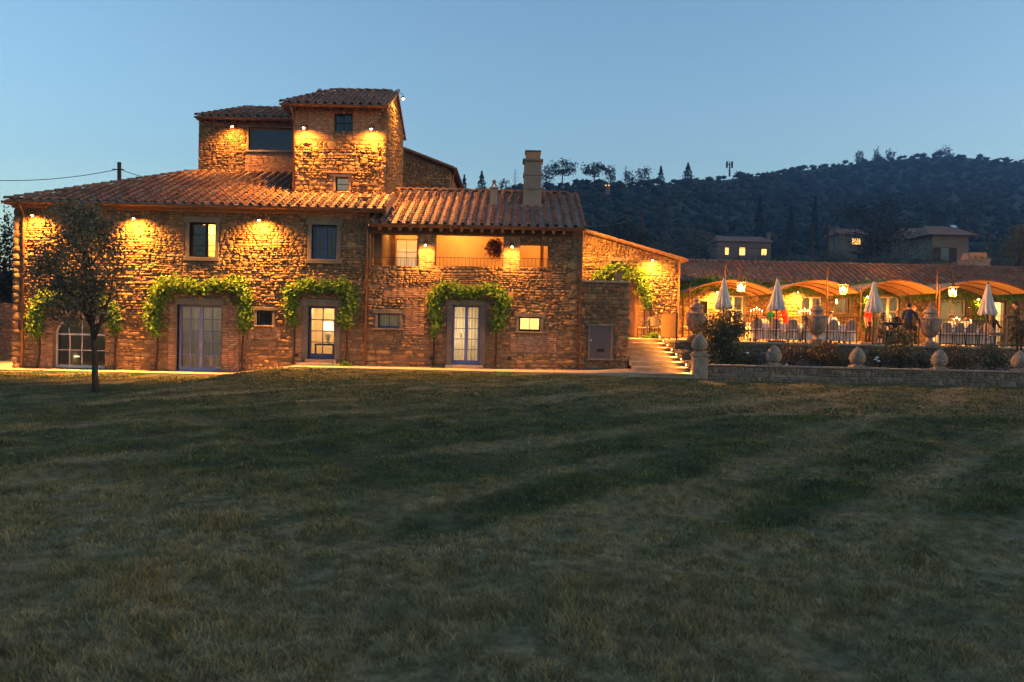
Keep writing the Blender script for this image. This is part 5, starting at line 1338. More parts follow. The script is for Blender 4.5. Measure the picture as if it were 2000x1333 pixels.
# ------------------------------------------------------------------ climbing vines
def vine(lab, path, Y, rad, dens, seed, stems=(), z0=0.0, off=0.16, group='vines over the doors', mat=None, size=0.105):
    g = np.random.default_rng(seed); W = [P(a, b_, Y) for a, b_ in path]
    cnt = []; pts = []
    for k, (p, q) in enumerate(zip(W, W[1:])):
        L = (q-p).length; n = int(L*dens*1.3); t_ = g.random(n)
        r_ = rad[k] if isinstance(rad, (list, tuple)) else rad
        base = np.array(p)[None]*(1-t_)[:, None] + np.array(q)[None]*t_[:, None]
        nx_ = max(2, int(L/0.12)); lump = g.normal(size=(nx_, 2))*0.35; ii = np.minimum((t_*nx_).astype(int), nx_-1)
        r_ = r_*0.86; dv = g.normal(size=(n, 3))*np.array([r_*0.52, 0.1, r_*0.52]); dv[:, 0] += lump[ii, 0]*r_*0.5; dv[:, 2] += lump[ii, 1]*r_*0.6
        dv[:, 1] -= g.random(n)*0.1
        pts.append(base + dv)
        ns = int(L*4)                                          # stray shoots
        for _ in range(ns):
            tt = g.random(); o_ = np.array(p)*(1-tt)+np.array(q)*tt; dr = np.array([g.normal()*0.6, -0.25*g.random(), g.normal()*0.6-0.2]); kk = 10
            pts.append(o_ + dr*np.linspace(0.4, 1, kk)[:, None]*r_*1.9 + g.normal(size=(kk, 3))*0.03)
    pos = np.concatenate(pts); pos[:, 1] = np.minimum(pos[:, 1], Y - 0.03) - off*g.random(len(pos))
    t = thing('climbing_vine', lab, 'vine', (W[0].x, Y-0.1, z0), group)
    link('foliage', leaf_mesh('foliage', pos, size, mat or VINE, seed, 0.55, (0, -0.7, 0.55), 0.5), t)
    for st_ in stems:
        m = MB(); pp_ = [P(a, b_, Y-0.06) for a, b_ in st_]
        m.tube([(p.x + 0.02*math.sin(i*2.1), p.y, p.z) for i, p in enumerate(pp_)], [0.04 - 0.006*i_ for i_ in range(len(pp_))][::-1], 6).build('stem', BARK, t)
    W2 = [w_ + Vector((0, -0.06, 0)) for w_ in W]
    MB().tube(W2, 0.018, 5).build('stem', BARK, t)
    return t
vine('leafy vine around the arched garden door behind the tree', [(76, 655), (70, 625), (84, 590), (120, 575), (165, 578), (205, 590), (226, 610), (230, 645)], YF, [0.25, 0.3, 0.28, 0.22, 0.22, 0.25, 0.24], 560, 1, [((78, 655), (76, 690), (74, 722)), ((226, 640), (224, 690), (225, 722))], -0.36)
vine('thick leafy vine over the lavender double door', [(312, 652), (304, 625), (306, 585), (312, 562), (350, 558), (400, 564), (440, 558), (474, 560), (482, 590), (479, 638)], YF, [0.26, 0.36, 0.34, 0.3, 0.24, 0.22, 0.24, 0.27, 0.24], 780, 2, [((308, 650), (307, 690), (305, 724)), ((478, 630), (472, 680), (474, 724))], -0.36)
vine('leafy vine over the narrow glazed door with the lamp', [(576, 638), (570, 600), (570, 570), (595, 557), (630, 560), (670, 560), (688, 578), (684, 605), (674, 635)], YF, [0.18, 0.24, 0.26, 0.22, 0.22, 0.26, 0.28, 0.26], 700, 3, [((576, 630), (574, 680), (573, 712)), ((677, 630), (677, 680), (676, 712))], 0)
vine('leafy vine over the tall lavender door of the loggia wing', [(849, 655), (851, 620), (846, 585), (862, 566), (895, 568), (930, 574), (960, 566), (980, 580), (978, 610), (972, 642)], YF, [0.16, 0.24, 0.28, 0.25, 0.2, 0.2, 0.26, 0.3, 0.24], 760, 4, [((848, 650), (847, 690), (847, 715)), ((969, 640), (968, 690), (968, 716))], 0)
vine('leafy vine climbing over the side wing doorway', [(1162, 546), (1185, 531), (1215, 528), (1240, 534), (1254, 552), (1260, 580), (1262, 600)], YW, [0.3, 0.36, 0.36, 0.32, 0.3, 0.24], 620, 5, [((1258, 590), (1258, 630), (1257, 662))], ZT)
vine('vine trained along the eave of the dining house', [(1326, 575), (1345, 562), (1380, 552), (1440, 557), (1500, 566), (1540, 562), (1600, 562), (1660, 570), (1700, 560), (1760, 568), (1830, 575), (1890, 572), (1950, 575), (2040, 578)], YQ-0.3, 0.33, 420, 6, [((1333, 580), (1334, 620), (1334, 660))], ZT, 0.3, None, None, 0.12)
vine('vine hanging beside the third parasol on the dining house', [(1686, 572), (1688, 600), (1690, 640)], YQ-0.1, 0.3, 500, 7, [], ZT, 0.2, None, None, 0.12)
vine('bright vine bush beside the right dining house door', [(1895, 575), (1908, 590), (1906, 620)], YQ-0.1, 0.4, 600, 8, [], ZT, 0.2, None, None, 0.12)
# wreath in the loggia
p = P(966, 486, YF+0.62); g = np.random.default_rng(3); n = 900; a = g.random(n)*2*PI; rr_ = np.abs(g.normal(0.16, 0.1, n))
pos = np.stack([p.x + rr_*np.cos(a)*0.95, p.y + g.normal(size=n)*0.06, p.z + rr_*np.sin(a)*1.1], 1)
t = thing('dried_wreath', 'round wreath of dried red leaves hanging in the loggia', 'wreath', p); link('foliage', leaf_mesh('foliage', pos, 0.1, REDLEAF, 9), t)
MB().tube([(p.x, p.y, p.z+0.1), (p.x, p.y, p.z+0.75)], 0.006, 5).build('cord', IRON, t)

# ------------------------------------------------------------------ lawn tree and shrubs
def ground_hit(px, py):
    lo, hi = 5.0, 27.0
    for _ in range(40):
        md = (lo+hi)/2; q = P(px, py, md)
        if q.z > gz(q.x, md): lo = md
        else: hi = md
    return P(px, py, lo)
base = ground_hit(187, 768); YTr = base.y
t = thing('holm_oak', 'young round-crowned tree with slim trunk on the lawn', 'tree', base)
k1 = [base + Vector((0, 0, -0.1)), P(187, 758, YTr), P(185.5, 735, YTr), P(186, 700, YTr), P(182, 662, YTr), P(180.5, 625, YTr), P(172, 580, YTr), P(166, 520, YTr), P(160, 450, YTr)]
tk = MB().tube(k1, [0.14, 0.09, 0.072, 0.067, 0.06, 0.055, 0.05, 0.03, 0.012], 10).build('trunk', BARK, t, True)
g = np.random.default_rng(17); lim = MB()
MB().tube([P(182, 665, YTr), P(197, 628, YTr-0.05), P(215, 580, YTr-0.1), P(222, 530, YTr)], [0.055, 0.045, 0.03, 0.01], 8).build('limb', BARK, t, True)
MB().tube([P(181, 640, YTr), P(160, 600, YTr+0.1), P(128, 560, YTr+0.1), P(105, 510, YTr)], [0.05, 0.04, 0.028, 0.01], 8).build('limb', BARK, t, True)
for k in range(16):
    s0 = Vector(P(182-k*0.6, 640-k*9, YTr)); a = k*2.4; ln = 0.75*(1-k/28)
    e1 = s0 + Vector((math.cos(a)*ln*0.6, math.sin(a)*ln*0.6, 0.28)); e2 = e1 + Vector((math.cos(a+0.3)*ln*0.5, math.sin(a+0.3)*ln*0.5, 0.3))
    MB().tube([s0, e1, e2], [0.035, 0.02, 0.006], 6).build('limb', BARK, t)
cen = P(160, 512, YTr); px_m = FPX/YTr
pos = np.concatenate([crown_points(g, cen, (86/px_m, 84/px_m, 116/px_m), 7000, 70, 0.15, 0.45),
                      crown_points(g, P(150, 590, YTr), (70/px_m, 66/px_m, 46/px_m), 2400, 26, 0.2, 0.4),
                      crown_points(g, P(178, 455, YTr), (62/px_m, 60/px_m, 55/px_m), 1700, 22, 0.22, 0.4), crown_points(g, P(95, 530, YTr), (36/px_m, 40/px_m, 60/px_m), 900, 16, 0.3, 0.5)])
pos = pos[(pos[:, 2] < P(165, 396, YTr).z) & (np.abs(pos[:, 0]-cen.x) < 104/px_m)]
link('crown', leaf_mesh('crown', pos, 0.07, HOLM, 18), t)

def shrub(name, lab, px, py, Y, rad, n, size, mat, seed, zb=0.36, group=None, cl=24, stems=5):
    g = np.random.default_rng(seed); c = P(px, py, Y)
    t = thing(name, lab, 'shrub', (c.x, Y, zb), group)
    pos = crown_points(g, c, rad, n, cl, 0.3, 0.3); pos[:, 2] = np.maximum(pos[:, 2], zb+0.03)
    link('foliage', leaf_mesh('foliage', pos, size, mat, seed), t)
    for k in range(stems):
        a = 2*PI*k/stems+0.4; MB().tube([(c.x+0.05*math.cos(a), Y+0.05*math.sin(a), zb-0.05), (c.x+rad[0]*0.4*math.cos(a), Y+rad[1]*0.4*math.sin(a), c.z), (c.x+rad[0]*0.7*math.cos(a), Y+rad[1]*0.7*math.sin(a), c.z+rad[2]*0.6)], [0.02, 0.013, 0.004], 5).build('stem', BARK, t)
    return t
shrub('oleander_bush', 'large dark bush in the bed beside the first urn', 1418, 655, 28.3, (0.72, 0.6, 0.8), 5200, 0.085, SHRUB, 31, cl=46, stems=7)
gp = 'shrubs in the terrace bed'
for i, (px_, py_, rx_, rz_, n, mt, lab) in enumerate(((1395, 700, 0.45, 0.3, 900, SHRUB, 'low grey-green plant at the bed end behind the stair pillar'), (1460, 702, 0.5, 0.24, 900, SHRUB, 'low dark plant just left of the second finial'), (1548, 697, 0.55, 0.36, 1300, BROWNSHRUB, 'brownish rose bush right of the second finial'), (1605, 692, 0.6, 0.42, 1500, BROWNSHRUB, 'brownish bush below the middle urn'),
      (1650, 703, 0.5, 0.28, 900, SHRUB, 'low dark bush just left of the third finial'), (1716, 700, 0.45, 0.32, 900, SHRUB, 'low bush with one white bloom right of the third finial'), (1755, 685, 0.62, 0.58, 2000, SHRUB, 'tall green bush below the seated musician'), (1805, 702, 0.5, 0.28, 900, SHRUB, 'low dark bush left of the fourth finial'), (1880, 696, 0.7, 0.4, 1500, BROWNSHRUB, 'wide brownish bush right of the fourth finial'), (1940, 698, 0.6, 0.38, 1300, SHRUB, 'dark bush near the right end of the bed'))):
    shrub('bed_shrub', lab, px_, py_, 28.0, (rx_, 0.5, rz_), n, 0.075, mt, 50+i, 0.36, gp, 18, 3)
shrub('corner_shrub', 'leafy shrub at the right picture edge in front of the standing man', 1992, 645, 28.4, (0.3, 0.3, 0.75), 900, 0.08, SHRUB, 71, 0.36, None, 20, 4)
for k, (px_, py_) in enumerate(((1713, 699), (1710, 703), (1716, 706), (1536, 713), (1460, 690))):
    p = P(px_, py_, 27.6); o = MB().lathe([(0.01, -0.03), (0.05, -0.01), (0.06, 0.01), (0.035, 0.035), (0.01, 0.03)], 9, p).build('white_rose', WHITEFLOWER, None, True)
    tag(o, ['white bloom right of the third finial, topmost', 'white bloom right of the third finial, middle one', 'white bloom right of the third finial, lowest', 'single pale bloom right of the second finial', 'pale bloom by the large dark bush'][k], 'flower', 'white blooms in the bed')
shrub('wall_foot_plant', 'small green tuft at the wall foot right of the lamp-lit door', 676, 712, 28.1, (0.25, 0.12, 0.08), 260, 0.07, VINE, 80, 0.03, None, 8, 2)
shrub('landing_plant', 'low green plant by the chairs on the landing', 1275, 658, 33.4, (0.45, 0.25, 0.14), 500, 0.07, VINE, 81, ZT, None, 12, 3)

# ------------------------------------------------------------------ far trees, houses, poles
def tree(name, lab, px, py0, py1, Y, wpx, mat, n, seed, size, style='round', cat='tree', group=None):
    g = np.random.default_rng(seed); top = P(px, py0, Y); bot = P(px, py1, Y); k = Y/FPX; H = top.z-bot.z; w_ = wpx*k/2
    t = thing(name, lab, cat, bot, group)
    if style == 'umbrella':
        c = bot + Vector((0, 0, H*0.74)); pos = crown_points(g, c, (w_, w_, H*0.26), n, 30, 0.2, 0.4); MB().tube([bot, bot+Vector((0, 0, H*0.6)), c], [0.03*H, 0.02*H, 0.01*H], 6).build('trunk', BARK, t)
        for q in range(6): a = q*1.05; MB().tube([bot+Vector((0, 0, H*0.5)), c+Vector((w_*0.6*math.cos(a), w_*0.6*math.sin(a), 0))], [0.012*H, 0.005*H], 5).build('limb', BARK, t)
    elif style == 'spire':
        h = g.random(n)**1.15; rr_ = w_*np.sqrt(g.random(n))*np.sin(np.clip(h*1.02+0.08, 0, 1)**0.6*PI)**0.7*1.05; a = g.random(n)*2*PI
        pos = np.stack([bot.x+rr_*np.cos(a), Y+rr_*np.sin(a), bot.z+h*H], 1); MB().tube([bot, bot+Vector((0, 0, H*0.7))], [0.02*H, 0.005*H], 6).build('trunk', BARK, t)
    elif style == 'fir':
        h = g.random(n); tier = 0.55+0.45*np.abs(np.sin(h*9*PI/2)); rr_ = w_*(1-h)*tier*np.sqrt(g.random(n)); a = g.random(n)*2*PI
        pos = np.stack([bot.x+rr_*np.cos(a), Y+rr_*np.sin(a), bot.z+H*(0.08+0.92*h)], 1); MB().tube([bot, top], [0.02*H, 0.003*H], 6).build('trunk', BARK, t)
    elif style == 'bare':
        pos = None; m = MB(); MB().tube([bot, top], [0.02*H, 0.006*H], 6).build('trunk', BARK, t)
        for q in range(14):
            a = q*2.1; s0 = bot+Vector((0, 0, H*(0.25+0.05*q))); MB().tube([s0, s0+Vector((w_*math.cos(a)*(1-q/20), w_*math.sin(a), H*0.12))], [0.008*H, 0.003*H], 4).build('limb', BARK, t)
    else:
        c = bot + Vector((0, 0, H*0.56)); pos = crown_points(g, c, (w_, w_*0.9, H*0.42), n, 34, 0.24, 0.35); MB().tube([bot, bot+Vector((0, 0, H*0.3)), c], [0.035*H, 0.025*H, 0.01*H], 6).build('trunk', BARK, t)
    if pos is not None: link('crown', leaf_mesh('crown', pos, size, mat, seed), t)
    return t
RD = 'trees on the skyline'
for i, (px_, a_, b_, w_, st_, n, lab) in enumerate((
        (906, 342, 388, 26, 'fir', 500, 'dark conifer on the skyline just right of the rear gable'), (940, 335, 388, 38, 'fir', 700, 'broad dark conifer on the skyline left of the small chimney'),
        (984, 352, 388, 24, 'round', 300, 'low round tree on the skyline behind the small chimney'), (1006, 330, 372, 24, 'bare', 0, 'bare thin tree on the skyline left of the tall chimney'),
        (1066, 322, 372, 30, 'round', 600, 'tree crown just right of the tall chimney'), (1098, 316, 368, 54, 'umbrella', 1300, 'wide umbrella pine nearest the tall chimney'), (1160, 319, 368, 54, 'umbrella', 1300, 'second umbrella pine right of the tall chimney'),
        (1192, 324, 366, 22, 'round', 400, 'upright tree touching the second umbrella pine'), (1222, 322, 366, 34, 'bare', 0, 'ragged sparse cedar on the skyline'), (1228, 334, 366, 22, 'round', 400, 'small round tree beside the ragged cedar'),
        (1258, 328, 366, 34, 'round', 500, 'low bushy tree on the skyline, right of the ragged cedar'), (1290, 325, 364, 28, 'fir', 500, 'conifer on the skyline above the bushy slope'), (1343, 319, 362, 40, 'fir', 800, 'broad conifer standing alone on the skyline'),
        (1678, 293, 325, 18, 'round', 300, 'single round tree on the hill skyline'), (1712, 291, 322, 12, 'round', 200, 'small round tree right of the single hill tree'), (1738, 291, 322, 16, 'round', 200, 'small tree near the hilltop'), (1845, 287, 318, 28, 'round', 300, 'spreading tree on the very hilltop'))):
    Y = interp(DST, px_)*0.985; tree('skyline_tree', lab, px_, a_, b_, Y, w_, PINELEAF, n, 300+i, Y/FPX*3.2, st_, 'tree', RD)
for i, (px_, a_, b_, Y, w_, lab) in enumerate(((1482, 382, 475, 190, 15, 'tall dark cypress left of the poles'), (1543, 404, 480, 185, 14, 'shorter dark cypress between the other two'), (1590, 384, 478, 190, 12, 'slim dark cypress behind the poles'))):
    tree('cypress', lab, px_, a_, b_, Y, w_, PINELEAF, 2600, 340+i, 0.55, 'spire', 'tree', 'cypresses on the slope')
for i, (px_, a_, b_, Y, w_, n, mt, lab) in enumerate(((1205, 428, 510, 75, 130, 4200, PINELEAF, 'large dark tree mass behind the side wing'), (1702, 388, 530, 90, 150, 6500, PINELEAF, 'big dark tree in front of the pale far house'), (1815, 378, 455, 200, 75, 1200, PINELEAF, 'dark round tree above the pale far house'), (1885, 390, 460, 200, 90, 1200, PINELEAF, 'dark spreading tree right of the far house roof'),
        (1360, 440, 520, 80, 70, 1700, FARLEAF, 'grey olive tree left of the lit far house'), (1290, 470, 525, 62, 80, 1500, FARLEAF, 'olive tree just behind the side wing verge'), (1440, 503, 532, 60, 100, 1500, FARLEAF, 'olive shrub below the lit far house'), (1540, 498, 532, 60, 110, 1500, FARLEAF, 'olive shrub below the cypresses'), (1635, 492, 532, 58, 100, 1500, FARLEAF, 'olive shrub at the foot of the poles'),
        (1750, 490, 535, 58, 110, 1500, FARLEAF, 'olive shrub left of the far house window'), (1822, 500, 536, 56, 70, 900, FARLEAF, 'low olive shrub under the far house window'), (1950, 480, 540, 58, 90, 1400, FARLEAF, 'olive shrub right of the terracotta chimney'), (1990, 440, 545, 50, 80, 2400, BROWNSHRUB, 'brownish bush at the right picture edge above the roof'), (8, 395, 640, 36, 62, 2600, PINELEAF, 'dark tree left of the farmhouse corner'), (-45, 430, 650, 33, 90, 1800, PINELEAF, 'dark tree at the far left picture edge'))):
    tree('garden_tree', lab, px_, a_, b_, Y, w_, mt, n, 360+i, max(0.12, Y/FPX*3.0), 'round', 'tree', 'trees behind the villa')
# left garden wall
b = thing('left_garden_wall', 'low stone garden wall beyond the left corner of the farmhouse', 'wall', (-21, 32, -0.3))
q = RC(-60, 592, 26, 660, 32.5); wall = part('wall_core', MORTAR, b, (q[0]-3, q[1], 32.5, 32.9, -0.5, q[3]))
scatter('stone', STONE_T, TSTONE_M, lay_stones(frame((0, 32.5, 0), (1, 0, 0), (0, -1, 0)), q[0]-3, q[1], -0.4, q[3], seed=141), WALLSTONE, wall, 80)

def far_house(lab, px0, px1, pe, pr, pb, Y, wallmat, roofmat, hip=0.0, dep=7.0, wins=(), over=0.5):
    a, c = P(px0, pe, Y), P(px1, pe, Y); ze_ = (a.z+c.z)/2; zr_ = P((px0+px1)/2, pr, Y).z; zb_ = P((px0+px1)/2, pb, Y).z - 2
    t = thing('far_house', lab, 'house', ((a.x+c.x)/2, Y, zb_), 'houses on the slope')
    wl = part('wall', wallmat, t, (a.x, c.x, Y, Y+dep, zb_, ze_)); o_ = over
    m = MB(); ym = Y+dep/2; hx = hip*(c.x-a.x)
    V = [(a.x-o_, Y-o_, ze_-0.05), (c.x+o_, Y-o_, ze_-0.05), (c.x+o_, Y+dep+o_, ze_-0.05), (a.x-o_, Y+dep+o_, ze_-0.05), (a.x-o_+hx, ym, zr_), (c.x+o_-hx, ym, zr_)]
    rf_ = m.add(V, [(0, 1, 5, 4), (1, 2, 5), (2, 3, 4, 5), (3, 0, 4), (3, 2, 1, 0)]).build('roof', roofmat, t)
    for (p0_, q0_, p1_, q1_, mt, sh) in wins:
        r = RC(p0_, q0_, p1_, q1_, Y); f = part('window', SHUTTER, t, (r[0]-0.08, r[1]+0.08, Y-0.06, Y-0.003, r[2]-0.08, r[3]+0.08)); part('pane', mt, f, (r[0], r[1], Y-0.075, Y-0.061, r[2], r[3]))
        if sh:
            ww = (r[1]-r[0])*0.9
            for s_ in (r[0]-ww-0.05, r[1]+0.05): part('shutter', SHUTTER, t, (s_, s_+ww, Y-0.1, Y-0.062, r[2], r[3]))
    return t, rf_
FARROOF = plain('far_roof_tiles', (0.2, 0.11, 0.085), 0.9, 0.1, var=0.35, scale=1.5, grain=3)
DIMWALL = plain('far_brick_wall', (0.16, 0.11, 0.09), 0.95, 0.1, var=0.25, scale=1.0)
t, rf = far_house('long far house with three lit windows on the slope', 1402, 1506, 472, 457, 515, 150, DIMWALL, FARROOF, 0.12, 8, ((1416, 484, 1423, 498, FARGLOW, False), (1444, 484, 1455, 499, FARGLOW, False), (1487, 487, 1497, 499, FARGLOW, False)))
p = P(1502, 462, 151); part('chimney', HOUSEWALL, rf, (p.x-0.3, p.x+0.3, 151, 151.6, p.z-1.2, p.z+0.6))
t, rf = far_house('pale far house with brown shutters and a skylight', 1822, 1892, 460, 437, 530, 120, HOUSEWALL, FARROOF, 0.3, 7, ((1837, 484, 1853, 512, DARKGLASS, True),), 1.1)
p = P(1863, 442, 121); MB().add([(p.x-0.4, 120.6, p.z-0.25), (p.x+0.4, 120.6, p.z-0.25), (p.x+0.4, 121.4, p.z+0.2), (p.x-0.4, 121.4, p.z+0.2)], [(0, 1, 2, 3)]).build('skylight', plain('skylight_glass', (0.5, 0.55, 0.6), 0.08, 0.9), rf)
far_house('low far house roof left of the pale far house', 1782, 1818, 462, 441, 520, 126, DIMWALL, FARROOF, 0.1, 7)
t, rf = far_house('small far house with yellow-lit gable behind the big tree', 1642, 1690, 457, 443, 515, 135, HOUSEWALL, FARROOF, 0.05, 6, ((1664, 466, 1680, 478, FARGLOW, False),))  # glowing pane stands in for light falling on the gable wall
far_house('dim farm roof on the distant ridge', 1185, 1192, 362, 358, 366, 215, DIMWALL, FARROOF, 0.1, 4, ((1182, 361, 1184.5, 364, FARGLOW, False), (1188, 361, 1190.5, 364, FARGLOW, False)))
def pole(lab, px, py0, py1, Y, r):
    a, c = P(px, py0, Y), P(px, py1, Y); t = thing('utility_pole', lab, 'pole', c, 'utility poles'); MB().tube([c, a], [r*1.15, r*0.85], 8).build('shaft', WOODPOLE, t); MB().lathe([(r*0.9, 0), (r*0.95, 0.05), (r*0.3, 0.09)], 8, a).build('cap', WOODPOLE, t)
    MB().tube([a+Vector((-r*2.5, -r, -0.35)), a+Vector((r*2.5, -r, -0.35))], 0.03, 5).build('insulator_bar', WOODPOLE, t)
    return a
A = pole('utility pole behind the farmhouse roof on the left', 233, 320, 640, 45, 0.13)
B = pole('utility pole behind the side wing', 1254, 414, 520, 75, 0.12); Cc = pole('left one of the paired utility poles on the slope', 1587, 437, 520, 90, 0.12); Dd = pole('right one of the paired utility poles on the slope', 1617, 437, 525, 84, 0.16)
E_ = pole('utility pole right of the far house roof', 1933, 446, 520, 110, 0.15)
F_ = pole('slim tall mast on the slope left of the big tree', 1629, 392, 500, 130, 0.07)
def cable(lab, p, q, sag, r=0.018):
    pts = [Vector(p).lerp(Vector(q), k/16) - Vector((0, 0, sag*4*(k/16)*(1-k/16))) for k in range(17)]
    tag(MB().tube(pts, r, 4).build('overhead_cable', IRON, None), lab, 'cable', 'overhead cables')
dn = Vector((0, 0, -0.3))
cable('overhead cable from the left picture edge to the left pole', P(-60, 350, 42), A+dn, 0.3); cable('overhead cable from the left pole down to the farmhouse roof', A+dn, P(400, 362, 36.5), 0.2)
cable('overhead cable from the loggia roof to the pole behind the side wing', P(1120, 440, 45), B+dn, 0.4); cable('long sagging cable between the side wing pole and the paired poles', B+dn, Cc+dn, 1.6, 0.022); cable('lower sagging cable behind the side wing', P(1254, 455, 75), P(1587, 475, 90), 1.0, 0.022)
cable('short slack cable between the paired poles', Cc+dn, Dd+dn, 1.2, 0.03); cable('cable from the paired poles towards the far house', Dd+dn, E_+dn, 1.5, 0.025)
p = P(1425, 316, 285); q = P(1425, 345, 285); t = thing('antenna_mast', 'small antenna mast on the hill skyline', 'mast', q); MB().tube([q, p], [0.35, 0.2], 6).build('shaft', WOODPOLE, t)
for s_ in (-0.9, 0.9): MB().box(p.x+s_-0.3, p.x+s_+0.3, p.y-0.3, p.y+0.3, p.z-2.2, p.z).build('antenna_panel', WOODPOLE, t)
MB().tube([p+Vector((-0.9, 0, -1)), p+Vector((0.9, 0, -1))], 0.15, 5).build('crossbar', WOODPOLE, t)

# ------------------------------------------------------------------ people
SKIN = plain('skin', (0.42, 0.24, 0.16), 0.6, 0.3, var=0.08)
def cloth(n, c): return plain(n, c, 0.9, 0.1, var=0.15, scale=9, grain=60, gstr=0.2)
REDC, ORANGEC, GREENC, NAVYC, BLACKC, WHITEC, BEIGEC, GREYC = (cloth('red_cloth', (0.62, 0.03, 0.025)), cloth('orange_red_cloth', (0.75, 0.07, 0.02)), cloth('green_cloth', (0.02, 0.2, 0.08)), cloth('navy_cloth', (0.025, 0.04, 0.085)),
    cloth('black_cloth', (0.02, 0.018, 0.018)), cloth('white_cloth', (0.7, 0.66, 0.6)), cloth('beige_cloth', (0.3, 0.22, 0.15)), cloth('grey_cloth', (0.13, 0.12, 0.13)))
HAIRD, HAIRR, HAIRB = plain('dark_hair', (0.02, 0.014, 0.01), 0.6, 0.3), plain('copper_hair', (0.28, 0.08, 0.03), 0.6, 0.3), plain('brown_hair', (0.07, 0.04, 0.025), 0.6, 0.3)
PEOPLE = []
def person(lab, px, Y, facing, pose, top, bottom, hair, h=1.7, long_hair=False, seat=0.46, lean=0.0, arms=('down', 'down'), xoff=0.0, cap=False, sleeves=True):
    """joints in metres for a 1.7 m figure facing -Y; facing turns it about z"""
    k = h/1.7; J = {}
    hip = 0.9 if pose == 'stand' else seat + 0.1
    J['pel'] = Vector((0, 0, hip)); sp = Vector((0, -math.sin(lean), math.cos(lean)))
    J['waist'] = J['pel'] + sp*0.17; J['chest'] = J['pel'] + sp*0.38; J['neck0'] = J['pel'] + sp*0.53; J['neck'] = J['pel'] + sp*0.59 + Vector((0, -0.015, 0))
    J['head'] = J['neck'] + Vector((0, -0.03, 0.1)); J['crown'] = J['neck'] + Vector((0, -0.01, 0.2)); J['nose'] = J['head'] + Vector((0, -0.1, -0.01))
    E = [('pel', 'waist'), ('waist', 'chest'), ('chest', 'neck0'), ('neck0', 'neck'), ('neck', 'head'), ('head', 'crown'), ('head', 'nose')]
    R = dict(pel=(0.15, 0.11), waist=(0.135, 0.1), chest=(0.165, 0.115), neck0=(0.09, 0.075), neck=(0.052, 0.052), head=(0.078, 0.095), crown=(0.06, 0.07), nose=(0.014, 0.012))
    M = dict(pel=1, waist=0, chest=0, neck0=0, neck=2, head=2, crown=2, nose=2)
    for s, sd, am in ((-1, 'l', arms[0]), (1, 'r', arms[1])):
        sh = J['neck0'] + Vector((s*0.175, 0, -0.03)); J['sh'+sd] = sh
        if am == 'down': el, wr = sh + Vector((s*0.05, 0.03, -0.29)), sh + Vector((s*0.06, -0.05, -0.54))
        elif am == 'fwd': el, wr = sh + Vector((s*0.06, -0.1, -0.26)), sh + Vector((s*0.0, -0.34, -0.24))
        elif am == 'up': el, wr = sh + Vector((s*0.1, -0.2, -0.16)), sh + Vector((-s*0.03, -0.24, 0.08))
        else: el, wr = sh + Vector((s*0.08, -0.2, -0.22)), sh + Vector((s*0.02, -0.42, -0.32))
        J['el'+sd], J['wr'+sd] = el, wr; d = (wr-el).normalized(); hd = wr + d*0.07; J['hd'+sd] = hd
        E += [('neck0', 'sh'+sd), ('sh'+sd, 'el'+sd), ('el'+sd, 'wr'+sd), ('wr'+sd, 'hd'+sd)]
        R.update({'sh'+sd: (0.062, 0.062), 'el'+sd: (0.043, 0.043), 'wr'+sd: (0.03, 0.028), 'hd'+sd: (0.036, 0.018)})
        M.update({'sh'+sd: 0, 'el'+sd: 0 if sleeves else 2, 'wr'+sd: 2, 'hd'+sd: 2})
        side = Vector((1, 0, 0)) if abs(d.x) < 0.8 else Vector((0, 1, 0))
        for f_, (o_, ln) in enumerate(((-0.027, 0.062), (-0.009, 0.075), (0.009, 0.07), (0.027, 0.055))):
            a_ = hd + side*o_ + d*0.02; b_ = a_ + d*ln*0.55; c_ = b_ + (d + Vector((0, -0.4, -0.5))).normalized()*ln*0.5
            for nm, q, r_ in (('a', a_, 0.0095), ('b', b_, 0.0085), ('c', c_, 0.0075)): J[f'f{sd}{f_}{nm}'] = q; R[f'f{sd}{f_}{nm}'] = (r_, r_); M[f'f{sd}{f_}{nm}'] = 2
            E += [('hd'+sd, f'f{sd}{f_}a'), (f'f{sd}{f_}a', f'f{sd}{f_}b'), (f'f{sd}{f_}b', f'f{sd}{f_}c')]
        a_ = wr + d*0.03 - side*s*0.04 + Vector((0, -0.01, 0)); b_ = a_ + (d - side*s*0.5).normalized()*0.04
        J['t'+sd+'a'], J['t'+sd+'b'] = a_, b_; R['t'+sd+'a'] = (0.011, 0.011); R['t'+sd+'b'] = (0.009, 0.009); M['t'+sd+'a'] = M['t'+sd+'b'] = 2
        E += [('wr'+sd, 't'+sd+'a'), ('t'+sd+'a', 't'+sd+'b')]
        hp = J['pel'] + Vector((s*0.095, 0, -0.06)); J['hp'+sd] = hp
        if pose == 'stand': kn, an = hp + Vector((s*0.02, -0.02, -0.4)), hp + Vector((s*0.03, 0.02, -0.76))
        else: kn = hp + Vector((s*0.08, -0.42, 0.03)); an = Vector((kn.x, kn.y + 0.03, 0.09))
        if pose == 'stand': an.z = 0.085
        J['kn'+sd], J['an'+sd], J['to'+sd] = kn, an, an + Vector((s*0.02, -0.17, -0.045)); J['he'+sd] = an + Vector((0, 0.04, -0.045))
        E += [('pel', 'hp'+sd), ('hp'+sd, 'kn'+sd), ('kn'+sd, 'an'+sd), ('an'+sd, 'to'+sd), ('an'+sd, 'he'+sd)]
        R.update({'hp'+sd: (0.1, 0.1), 'kn'+sd: (0.062, 0.062), 'an'+sd: (0.045, 0.045), 'to'+sd: (0.042, 0.032), 'he'+sd: (0.036, 0.034)})
        M.update({'hp'+sd: 1, 'kn'+sd: 1, 'an'+sd: 1, 'to'+sd: 3, 'he'+sd: 3})
    names = list(J); ix = {n: i for i, n in enumerate(names)}
